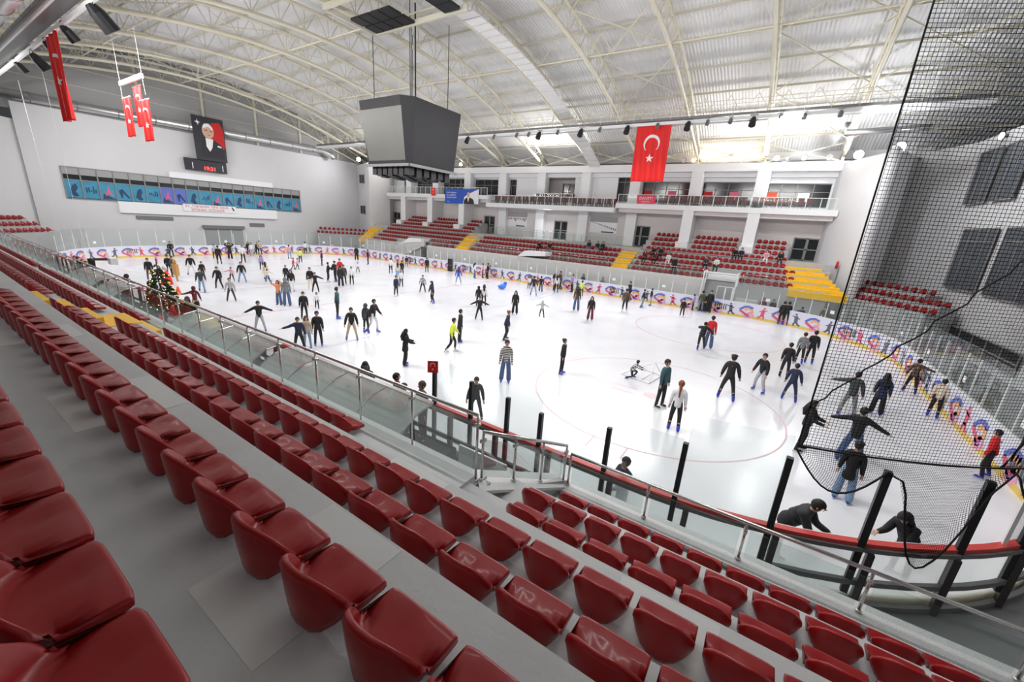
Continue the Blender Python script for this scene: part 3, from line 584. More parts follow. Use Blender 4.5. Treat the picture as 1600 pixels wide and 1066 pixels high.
endwin((34.28,15.6),(34.5,13.2),9.1,12.1,'tall grey window high on the right end wall',13,3); endwin((34.55,12.7),(34.72,10.4),9.1,12.1,'second tall grey window high on the right end wall',14,3); endwin((34.9,9),(35.3,-6),9.1,12.1,'grey high window further along right wall',15,8)
endwin((34.4,14.2),(34.78,10.6),4.1,7.6,'large grey framed window behind the net on right wall',16,4,(6.9,)); endwin((34.85,9.8),(35.3,-6),4.1,7.6,'large grey window at the frame edge of right wall',17,9,(6.9,)); endwin((34.5,12.8),(35.0,4.0),1.1,2.1,'low dark barred window at foot of right wall',18,6,(1.6,),'dark_glass')
# ---------------------------------------------------------------- posters and banners
def poster(name,label,x0,x1,z0,z1,y):
    return thing(name,label,'banner',(x0,y,z0))
for x0,x1,l,f_ in ((-6.9,-3.8,'photo poster of skaters in red on the wall left of middle doors',0),(5.2,8.6,'photo poster of a ring of skaters on the wall right of middle doors',1)):
    t=poster('wall_poster',l,x0,x1,5.7,7.6,YB-.02); w_=x1-x0; MB().box((0,0,0),(w_,.02,1.85)).build('poster_sheet','paper',t); MB().box((0,-.01,1.25),(w_,0,1.85)).build('poster_ceiling','blind',t)
    d=MB(); e=MB()
    for k in range(13): (d if k%3 else e).box((w_*(k+.2)/13,-.015,.62+(.35*R() if f_==0 else .9-.075*k-.3)),(w_*(k+.75)/13,0,1.15 if f_==0 else 1.3-.06*k))
    d.build('poster_skaters','sw_ink',t); e.build('poster_skaters','sw_red',t); MB().box((w_*.45,-.012,.05),(w_*.9,0,.2)).build('poster_caption','poster_dark',t)
t=thing('banner','blue banner with white text and a man in suit hung on balcony','banner',(-16.4,22.85,8.25)); MB().box((0,0,0),(6.1,.03,1.95)).build('cloth','blue_banner',t)
MB().slab([(3.4,-.005,0),(3.6,-.005,.9),(4.3,-.005,1.3),(6.1,-.005,1.95),(6.1,-.005,0)],(0,.004,0)).build('white_shape','paper',t)
MB().slab([(3.5,-.012,0),(3.6,-.012,.55),(4.1,-.012,.85),(4.6,-.012,.85),(5.2,-.012,.6),(5.4,-.012,0)],(0,.006,0)).build('suit','suit',t); mat('skin_print',(.62,.38,.28),.6); MB().ell((4.3,-.012,1.2),(.25,.015,.36)).build('printed_face','skin_print',t); MB().slab([(4.15,-.02,.85),(4.5,-.02,.85),(4.3,-.02,.2)],(0,.006,0)).build('shirt','paper',t)
for k,s_ in enumerate(('Tatlı demir','ile tramvaylar','bize emanet')): pass
for k,s_ in enumerate(('Farklı düşünce','bir zenginliktir','hizmet ortaktır')): text(s_,.30,'paper',t,(.35,-.01,1.45-.32*k),(PI/2,0,0),align='LEFT')
text('İzmir',.18,'paper',t,(.5,-.01,.25),(PI/2,0,0),align='LEFT')
t=thing('banner','small pink red banner with white lettering on right balcony railing','banner',(11.2,22.85,9.05)); MB().box((0,0,0),(1.95,.03,.85)).build('cloth','pink_banner',t); text('DAVET!',.42,'paper',t,(.97,-.01,.5),(PI/2,0,0)); text('bekliyoruz',.2,'paper',t,(.97,-.01,.2),(PI/2,0,0))
def flag(label,p,wd,h,rz,folds=3,rod=True,amp=.06):
    """vertical red flag with crescent and star, hanging from p (top middle)"""
    t=thing('flag',label,'flag',p,rz); nx,nz_=48,30; mb=MB()
    def yy(x,z): return amp*math.sin(x/wd*2*PI*folds+z*.5)*(.4+.6*(-z/h))
    for j in range(nz_+1):
        for i in range(nx+1):
            x=-wd/2+wd*i/nx; z=-h*j/nz_; mb.v.append((x,yy(x,z),z))
    mb.f=[(j*(nx+1)+i,j*(nx+1)+i+1,(j+1)*(nx+1)+i+1,(j+1)*(nx+1)+i) for j in range(nz_) for i in range(nx)]
    c=mb.build('cloth','flag_red',t,smooth=True); so=c.modifiers.new('s','SOLIDIFY'); so.thickness=.012
    mk=MB(); r=wd*.24; cz=-h*.34
    N=28
    for sgn in (-1,1):
        b=len(mk.v)
        for k in range(N+1):   # crescent open toward the bottom
            a=PI*.5+ (k/N-.5)*2*PI*.74; ox,oz=r*math.cos(a),r*math.sin(a); a2=PI*.5+(k/N-.5)*2*PI*.76; ix,iz=r*.82*math.cos(a2),r*.82*math.sin(a2)-r*.16
            for X,Z in ((ox,oz),(ix,iz)): mk.v.append((X,yy(X,cz+Z)+sgn*.035,cz+Z))
        mk.f+=[(b+2*k,b+2*k+1,b+2*k+3,b+2*k+2) for k in range(N)]
        sz=cz-r*1.7; b=len(mk.v); rs=r*.52; mk.v.append((0,yy(0,sz)+sgn*.035,sz))
        for k in range(10):
            a=PI/2+PI*k/5; q=rs if k%2==0 else rs*.4; X,Z=q*math.cos(a),sz+q*math.sin(a); mk.v.append((X,yy(X,Z)+sgn*.035,Z))
        mk.f+=[(b,b+1+k,b+1+(k+1)%10) for k in range(10)]
    mk.build('crescent_and_star','flag_white',t)
    if rod: MB().tube([(-wd/2-.05,0,.02),(wd/2+.05,0,.02)],.03,6).build('rod','white_plastic',t)
    return t
flag('large red flag with white crescent hanging from the far catwalk',(14.2,15.0,14.9),2.85,4.55,0,3,amp=.1)
flag('tall narrow red crescent flag hanging at the upper left from near catwalk',(-10.7,-15.0,14.45),2.1,4.3,0,2.2,amp=.13)
LN,LF,LU,LW=1400,1250,700,650
# ---------------------------------------------------------------- roof
def zr(y): return 20.9-.0094*y*y
def zt(y): return 20.45-.0098*y*y
def zb_(y): return 18.9-.0098*y*y
rf=MB(); ny_=36
for j in range(ny_+1):
    y=-29+58*j/ny_; rf.v+=[(-38,y,zr(y)),(38,y,zr(y)),(-38,y,zr(y)+.12),(38,y,zr(y)+.12)]
for j in range(ny_):
    a=4*j; b=a+4; rf.f+=[(a,b,b+1,a+1),(a+2,a+3,b+3,b+2)]
struct(rf,'ceiling','roof_sheet','white corrugated vaulted roof over the hall')
TX=[28,22.2,16.2,10.2,4.4,-2,-8,-14,-20,-26,-32,-36.6]
ys_=[-26.5+1.9*k for k in range(29)]
for i,x in enumerate(TX):
    t=thing('roof_truss','cream steel arched lattice truss, '+nth(i+1)+' from the right end of the hall','truss',(x,0,0))
    dx=.0
    MB().tube([(dx,y,zt(y)) for y in ys_],.13,6).build('top_chord','truss',t,smooth=True)
    yb=[y for y in ys_ if abs(y)<24.6]; yb=[-25]+yb+[25]
    MB().tube([(dx,y,zb_(y)+max(0,(abs(y)-19))*.12) for y in yb],.15,6).build('bottom_chord','truss',t,smooth=True)
    wb=MB(); k=0
    for a,b in zip(yb,yb[1:]):
        z=lambda q:zb_(q)+max(0,(abs(q)-19))*.12; m=(a+b)/2
        wb.beam((dx,a,z(a)),(dx,m,zt(m)),.05,.05); wb.beam((dx,m,zt(m)),(dx,b,z(b)),.05,.05); wb.beam((dx,a,z(a)),(dx,a,zt(a)),.045,.045)
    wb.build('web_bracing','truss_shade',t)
    for s in (1,): MB().box((-.11,24.8*s-.11,13.05),(.11,24.8*s+.11,zt(24.8))).build('end_post','truss',t)
for i,y in enumerate([-24+3*k for k in range(17)]):
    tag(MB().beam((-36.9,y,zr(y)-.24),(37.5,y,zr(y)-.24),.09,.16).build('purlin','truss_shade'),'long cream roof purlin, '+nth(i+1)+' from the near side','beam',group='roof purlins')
for i,y in enumerate((-18,-9,0,9,18)):
    mb=MB(); z1,z2=zt(y),zb_(y)+.15; mb.tube([(-36,y,z2),(34,y,z2)],.05,6)
    for a,b in zip(TX[1:],TX):
        if a<-32: continue
        n=3
        for k in range(n):
            p=a+(b-a)*k/n; q=a+(b-a)*(k+1)/n; mb.beam((p,y,z2),((p+q)/2,y,z1),.04,.04).beam(((p+q)/2,y,z1),(q,y,z2),.04,.04)
    tag(mb.build('longitudinal_brace','truss'),'cream lattice brace linking the trusses, '+nth(i+1)+' from near side','brace')
for i,(a,b) in enumerate(((-36.6,-32),(-20,-14),(10.2,16.2),(22.2,28),(28,34.5))):
    mb=MB()
    for k in range(8):
        y0,y1=-24+6*k,-18+6*k; mb.tube([(a,y0,zt(y0)-.05),(b,y1,zt(y1)-.05)],.05,5); mb.tube([(b,y0,zt(y0)-.05),(a,y1,zt(y1)-.05)],.05,5)
    tag(mb.build('wind_bracing','truss'),'cream crossed tubes bracing the roof bay, '+nth(i+1)+' from the left','brace')
vb=MB()
TXv=TX[:-1]
for a,b in zip(TXv[1:],TXv):
    vb.tube([(a,24.9,13.2),((a+b)/2,24.9,13.9),(b,24.9,13.2)],.05,5); vb.tube([(a,24.9,14.7),((a+b)/2,24.9,13.95),(b,24.9,14.7)],.05,5); vb.box(((a+b)/2-.2,24.85,13.8),((a+b)/2+.2,24.95,14.05))
tag(vb.build('eaves_bracing','truss'),'cream crossed bracing between truss feet above far wall','brace')
eb=MB(); eb.box((-37,26.5,12.9),(34,26.7,15.3)); struct(eb,'wall_back','white_wall','pale strip wall above the far beam under the eaves')
t=tag(MB().tube([(-37,25.6,13.35),(34,25.6,13.35)],.13,6).build('eaves_pipe','grey_metal'),'grey pipe lying on top of the far wall','pipe')
# catwalks
def catwalk(label,y,x0,x1,zz,side):
    t=thing('catwalk',label,'catwalk'); MB().box((x0,y-.5,zz-.05),(x1,y+.5,zz+.12)).build('deck','grey_metal',t); MB().beam((x0,y+side*.55,zz-.28),(x1,y+side*.55,zz-.28),.12,.22).beam((x0,y-side*.4,zz-.28),(x1,y-side*.4,zz-.28),.1,.12).build('lamp_beam','white_beam',t)
    r=MB()
    for yy in (y-.5,y+.5):
        for h in (.55,1.0): r.tube([(x0,yy,zz+h),(x1,yy,zz+h)],.02,4)
        k=x0
        while k<=x1: r.beam((k,yy,zz),(k,yy,zz+1.0),.03,.03); k+=1.5
    r.build('guard_rail','truss',t)
    for x in TX[:-1]:
        if x0<x<x1: MB().beam((x,y,zz),(x,y,zb_(y)),.05,.05).build('hanger','truss',t)
    return t
catwalk('long far lighting catwalk hanging under the roof over the far seats',15.2,-34,33.8,15.05,-1); catwalk('near lighting catwalk crossing the upper left corner',-15.4,-34,34,14.95,1)
t=thing('service_walkway','curved white service walkway following the roof arch above the scoreboard','catwalk')
mb=MB(); g2=MB(); g3=[MB(),MB()]; 
for k in range(22):
    y0,y1=-9+1.6*k,-9+1.6*(k+1)
    if y1>25.3: break
    for s in (0,):
        mb.slab([(4.75,y0,zb_(y0)-.25),(6.1,y0,zb_(y0)-.25),(6.1,y1,zb_(y1)-.25),(4.75,y1,zb_(y1)-.25)],(0,0,.08))
    for y in (y0,y0+.8): MB().beam((4.7,y,zb_(y)-.27),(6.15,y,zb_(y)-.27),.05,.05).build('rung','truss_shade',t)
    for x,gg in zip((4.72,6.12),g3): gg.beam((x,y0,zb_(y0)+.6),(x,y1,zb_(y1)+.6),.04,.04); gg.beam((x,y0,zb_(y0)-.2),(x,y0,zb_(y0)+.6),.035,.035)
mb.build('deck','white_beam',t); [g.build('side_rail','truss_shade',t) for g in g3]
# ducts
def duct(label,pts,r):
    t=thing('air_duct',label,'duct'); MB().tube(pts,r,16).build('pipe','duct',t,smooth=True); h=MB(); a,b=Vector(pts[0]),Vector(pts[1]); n=int((b-a).length/3)
    for k in range(n): p=a+(b-a)*(k+.5)/n; h.tube([p-(b-a).normalized()*.03,p+(b-a).normalized()*.03],r+.03,16)
    h.build('flange','grey_metal',t); return t
duct('fat silver air duct above the near catwalk at the upper left corner',[(-30,-17.3,14.5),(12,-17.3,14.5)],.62)
duct('silver round air duct running along the top of left end wall',[(-36.5,-20,14.35),(-36.5,17.0,14.8),(-35.6,17.9,14.4),(-35.3,18.2,13.8)],.42)
duct('silver air duct end at the right of the far catwalk',[(27.2,15.6,14.25),(27.2,15.6,13.6),(31.5,15.6,13.7)],.2)
# scoreboard cube
def octa(z,cx,cy,hx,hy,c): return [(cx+hx,cy-hy+c,z),(cx+hx,cy+hy-c,z),(cx+hx-c,cy+hy,z),(cx-hx+c,cy+hy,z),(cx-hx,cy+hy-c,z),(cx-hx,cy-hy+c,z),(cx-hx+c,cy-hy,z),(cx+hx-c,cy-hy,z)]
SX,SY=-1.7,2.9
t=thing('scoreboard','large black hanging scoreboard cube with grey screen above the centre ice','scoreboard',(SX,SY,9.8))
mb=MB(); A=octa(4.5,0,0,3.0,3.25,.75); B=octa(0,0,0,2.5,2.6,.3); mb.v=B+A; mb.f=[tuple(range(7,-1,-1)),tuple(range(8,16))]+[(k,(k+1)%8,8+(k+1)%8,8+k) for k in range(8)]; mb.build('casing','scoreboard',t)
sl=(3.25-2.6)/4.5
def fp(x,z,o=.02): return (x,-2.6-sl*z-o,z)
MB().slab([fp(-2.0,.35),fp(2.15,.35),fp(2.3,3.85),fp(-2.35,3.85)],(0,.03,0)).build('screen','screen',t)
MB().beam((-2.5,-2.62,.02),(2.5,-2.62,.02),.12,.2).beam((2.55,-2.6,.02),(2.55,2.6,.02),.12,.2).build('bottom_rim','grey_metal',t)
tr=MB()
for k in range(7):
    for q in range(6): tr.box((-2.1+.62*k,-2.3+.8*q,-.62-.12*((k+q)%2)),(-1.62+.62*k,-1.75+.8*q,-.02))
tr.build('speaker_cluster','black',t)
cbl=MB()
for dx,dy in ((-2,-2),(2,-2),(-2,2),(2,2),(0,0)): cbl.tube([(dx,dy,4.5),(dx,dy,10.6)],.03,5)
cbl.tube([(1.9,-1.4,4.5),(1.9,-1.4,10.7)],.06,5); cbl.build('hanging_cable','cable',t)
t=thing('lighting_frame','black lamp panels on a frame under the roof above the scoreboard','lamp frame',(1.0,-2.5,18.15)); MB().beam((-2.5,1.9,0),(5.8,1.9,0),.15,.3).beam((-2.5,-2,0),(5.8,-2,0),.15,.3).beam((-2.5,-2,0),(-2.5,1.9,0),.15,.3).build('frame','truss_shade',t)
for k in range(4):
    p=MB(); 
    for x,y in ((-2.2+.95*k,.8),(-2.2+.95*k,-.3)): p.box((x,y,-.1),(x+.85,y+.95,.05))
    p.build('lamp_panel','black',t)
for k in range(2): MB().box((4.2,-.2+.95*k,-.1),(5.4,.7+.95*k,.05)).build('lamp_panel','black',t)
# clock + portrait on left
t=thing('score_clock','black score clock with red glowing digits on the left end wall','clock',(-36.55,1.35,9.75)); MB().box((0,-2.2,0),(.3,2.2,1.35)).build('case','sign_dark',t); text('19:31',.62,'led_red',t,(.31,.3,.35),(PI/2,0,PI/2),name='red_digits')
MB().box((.3,-1.5,.2),(.32,-1.42,.9)).box((.3,1.7,.2),(.32,1.78,.9)).build('side_marks','paper',t)
t=thing('portrait_banner','tall dark banner with a man in black tailcoat before a red flag','banner',(-35.95,.3,11.05)); MB().box((0,0,0),(.04,3.3,4.9)).build('cloth','sign_dark',t)
def yz(pts,m,n,x=.045): return MB().slab([(x,y,z) for y,z in pts],(.006,0,0)).build(n,m,t)
yz([(1.9,4.3),(2.9,4.5),(3.25,3.6),(3.2,1.7),(2.5,1.2),(1.9,2.4)],'flag_deep','red_shape'); MB().ell((.05,1.55,3.35),(.02,.62,.85),16,10).build('printed_face','skin_print',t); yz([(1.0,3.7),(1.2,4.1),(1.7,4.2),(2.05,3.8),(2.1,3.5),(1.6,3.85),(1.1,3.6)],'paper','pale_hair',.075)
yz([(1.2,3.45),(1.5,3.5),(1.5,3.4),(1.2,3.38)],'black','brow',.08); yz([(1.75,3.4),(2.02,3.4),(2.02,3.32),(1.75,3.32)],'black','brow',.08); yz([(1.45,2.95),(1.8,2.95),(1.8,2.9),(1.45,2.9)],'flag_deep','mouth',.08)
yz([(.5,.4),(.7,2.0),(1.3,2.6),(2.0,2.5),(2.9,1.9),(3.1,.3)],'suit','tailcoat',.052); yz([(1.2,2.55),(2.0,2.5),(1.8,1.5),(1.5,1.05),(1.2,1.6)],'paper','shirt_front',.06); yz([(2.4,1.9),(2.8,1.8),(2.8,1.65),(2.4,1.7)],'paper','pocket_square',.065); yz([(.55,4.5),(.62,4.25),(.85,4.2),(.65,4.1),(.6,3.85),(.5,4.1),(.25,4.2),(.48,4.25)],'paper','star',.05)
# flags hanging in a cluster on a bar
MB2=thing('hanging_bar','white bar hung on thin wires above three small flags','bar',(-10.4,-12,13.05)); MB().beam((-2,0,0),(2,0,0),.12,.25).build('bar','white_plastic',MB2); c_=MB()
for x in (-1.95,1.95): c_.tube([(x,0,0),(x,0,5.0)],.007,4).tube([(x,0,0),(x*1.05,0,-1.0)],.008,4)
c_.build('wire','white_plastic',MB2)
flag('left small red crescent flag of the trio under the white bar',(-11.75,-12,12.2),1.45,2.25,0,2,amp=.06); flag('middle small red crescent flag of the trio, highest one',(-10.3,-11.8,12.75),1.35,2.25,0,2,amp=.05); flag('right small red crescent flag of the trio under white bar',(-8.75,-12,11.8),1.5,2.25,0,2,amp=.06)
flag('tiny red flag tied to the balcony railing left of blue banner',(-18.6,22.75,10.25),.8,1.05,0,1,rod=False,amp=.01)
flag('small triangular looking red flag on dark glass post by the near boards',(18.3,-15.1,2.62),.27,.32,.6,1,rod=False,amp=.01)
# stage lamps
def par(label,x,y,z,s=1,tilt=.3,m='black'):
    t=thing('stage_lamp',label,'lamp',(x,y,z)); MB().tube([(0,0,-.02),(0,tilt*.3*s,-.16*s),(0,tilt*.9*s,-.48*s)],[.10*s,.17*s,.19*s],10).build('housing',m,t); MB().beam((-.2*s,0,.12*s),(.2*s,0,.12*s),.03,.05).beam((-.2*s,0,.12*s),(-.2*s,.05,-.2*s),.03,.03).beam((.2*s,0,.12*s),(.2*s,.05,-.2*s),.03,.03).build('yoke',m,t); return t
for i,x in enumerate((-5.5,3.4,7.8,12.1,17.0,21.5)): par('black stage lamp on the far catwalk, '+nth(i+1)+' from the left',x,14.6,14.75,1.3,-.3)
for i,x in enumerate((-2,.8,2.2,5.4,9.6,14.6,18.4,20,23.2,24.6,26.6)): par('small grey round lamp on the far catwalk, '+nth(i+1)+' from the left',x,14.6,14.8,.8,-.3,'grey_metal')
for i,(x,z,s) in enumerate(((-21.7,14.6,1.2),(-16.7,14.4,1.6),(-13,14.5,1.2),(-8.9,14.6,1.3),(-3.8,14.6,1.9))): par('black lamp under the near catwalk at upper left, '+nth(i+1)+' from left',x,-14.9,z,s,.4)
for i,(x,y) in enumerate(((23.1,24.4),(25.2,24.4),(27.0,24.4),(15.0,24.4))): t=thing('flood_lamp','round unlit flood lamp on the far wall beam, '+nth(i+1)+' placed','lamp',(x,y,13.15)); MB().tube([(0,0,.3),(0,-.12,.3)],[.12,.28],12).tube([(0,.02,0),(0,.02,.3)],.03,5).build('housing','grey_metal',t); MB().tube([(0,-.12,.3),(0,-.13,.3)],.25,12).build('lens','steel',t)
# glowing floodlights + light sources
def flood(label,x,y,z,m='lamp',r=.28,dirn=(0,-1)):
    t=thing('floodlight',label,'floodlight',(x,y,z)); d=Vector((*dirn,0)).normalized(); MB().tube([(0,0,0),(0,0,-.35)],.04,5).tube([d*-.15,d*.1],[r*.6,r*1.05],12).build('housing','grey_metal',t); MB().tube([d*.1,d*.13],r,14).build('lens',m,t)
flood('bright floodlight above the white wall left of scoreboard',-31.5,19.9,13.9,dirn=(1,-1)); flood('warm floodlight right of the scoreboard on far wall',-14.5,24.0,13.5,'warm_lamp',.2)
for i,(x,m,r) in enumerate(((15.7,'warm_lamp',.14),(18.5,'warm_lamp',.1),(20.2,'warm_lamp',.14),(23.9,'lamp',.1))): flood('glowing floodlight on far wall top right of the big flag, '+nth(i+1)+' from left',x,25.5,13.6,m,r)
flood('brilliant white floodlight over the corner right of the far wall',28.9,23.6,13.45,r=.32); flood('second brilliant floodlight above the netted corner wall',31.1,21.3,13.55,r=.34,dirn=(-.6,-1)); flood('floodlight at the right frame edge above the tall windows',34.2,13.2,12.6,r=.18,dirn=(-1,-.3))
def area(name,loc,tgt,sx,sy,pw,c=(1,1,1),spread=180):
    l=bpy.data.lights.new(name,'AREA'); l.shape='RECTANGLE'; l.size=sx; l.size_y=sy; l.energy=pw; l.color=c; l.spread=math.radians(spread); o=bpy.data.objects.new(name,l); col.objects.link(o); o.location=loc; o.rotation_euler=(Vector(tgt)-Vector(loc)).to_track_quat('-Z','Y').to_euler(); return o
for x in (-24,-8,8,22): area('catwalk_light',(x,-13.4,14.1),(x,2,0),10,.5,LN,(1,.99,.98),180)
area('flood_and_fill',(18.5,25.0,13.7),(18.5,26.5,14.5),5,.4,160,(1,.82,.55))
for x in (-22,-4,14,): area('catwalk_light',(x,13.9,14.3),(x,1,0),10,.5,LF,(.97,.98,1),135)
for x in (-24,0,22): area('roof_uplight',(x,24.0,13.4),(x,2,21),8,.4,LU,(1,.98,.95)); area('roof_uplight',(x,-19,13.0),(x,4,21),8,.4,LU*.8,(1,.99,.97))
for loc,tg,pw in (((-31.2,19.3,13.8),(-37,5,6),LW*.5),((28.9,23.0,13.4),(15,24,5),LW),((30.8,20.8,13.5),(20,-5,0),LW),((0,23.2,8.0),(0,20,3),LW*.5),((27,13.2,14.2),(36,13,5),LW),((23,14.4,14.4),(33,23,6),LW*.7)): area('flood_and_fill',loc,tg,1,.6,pw,(.95,.97,1))  # last two: unseen fills added to brighten the right end and corner walls
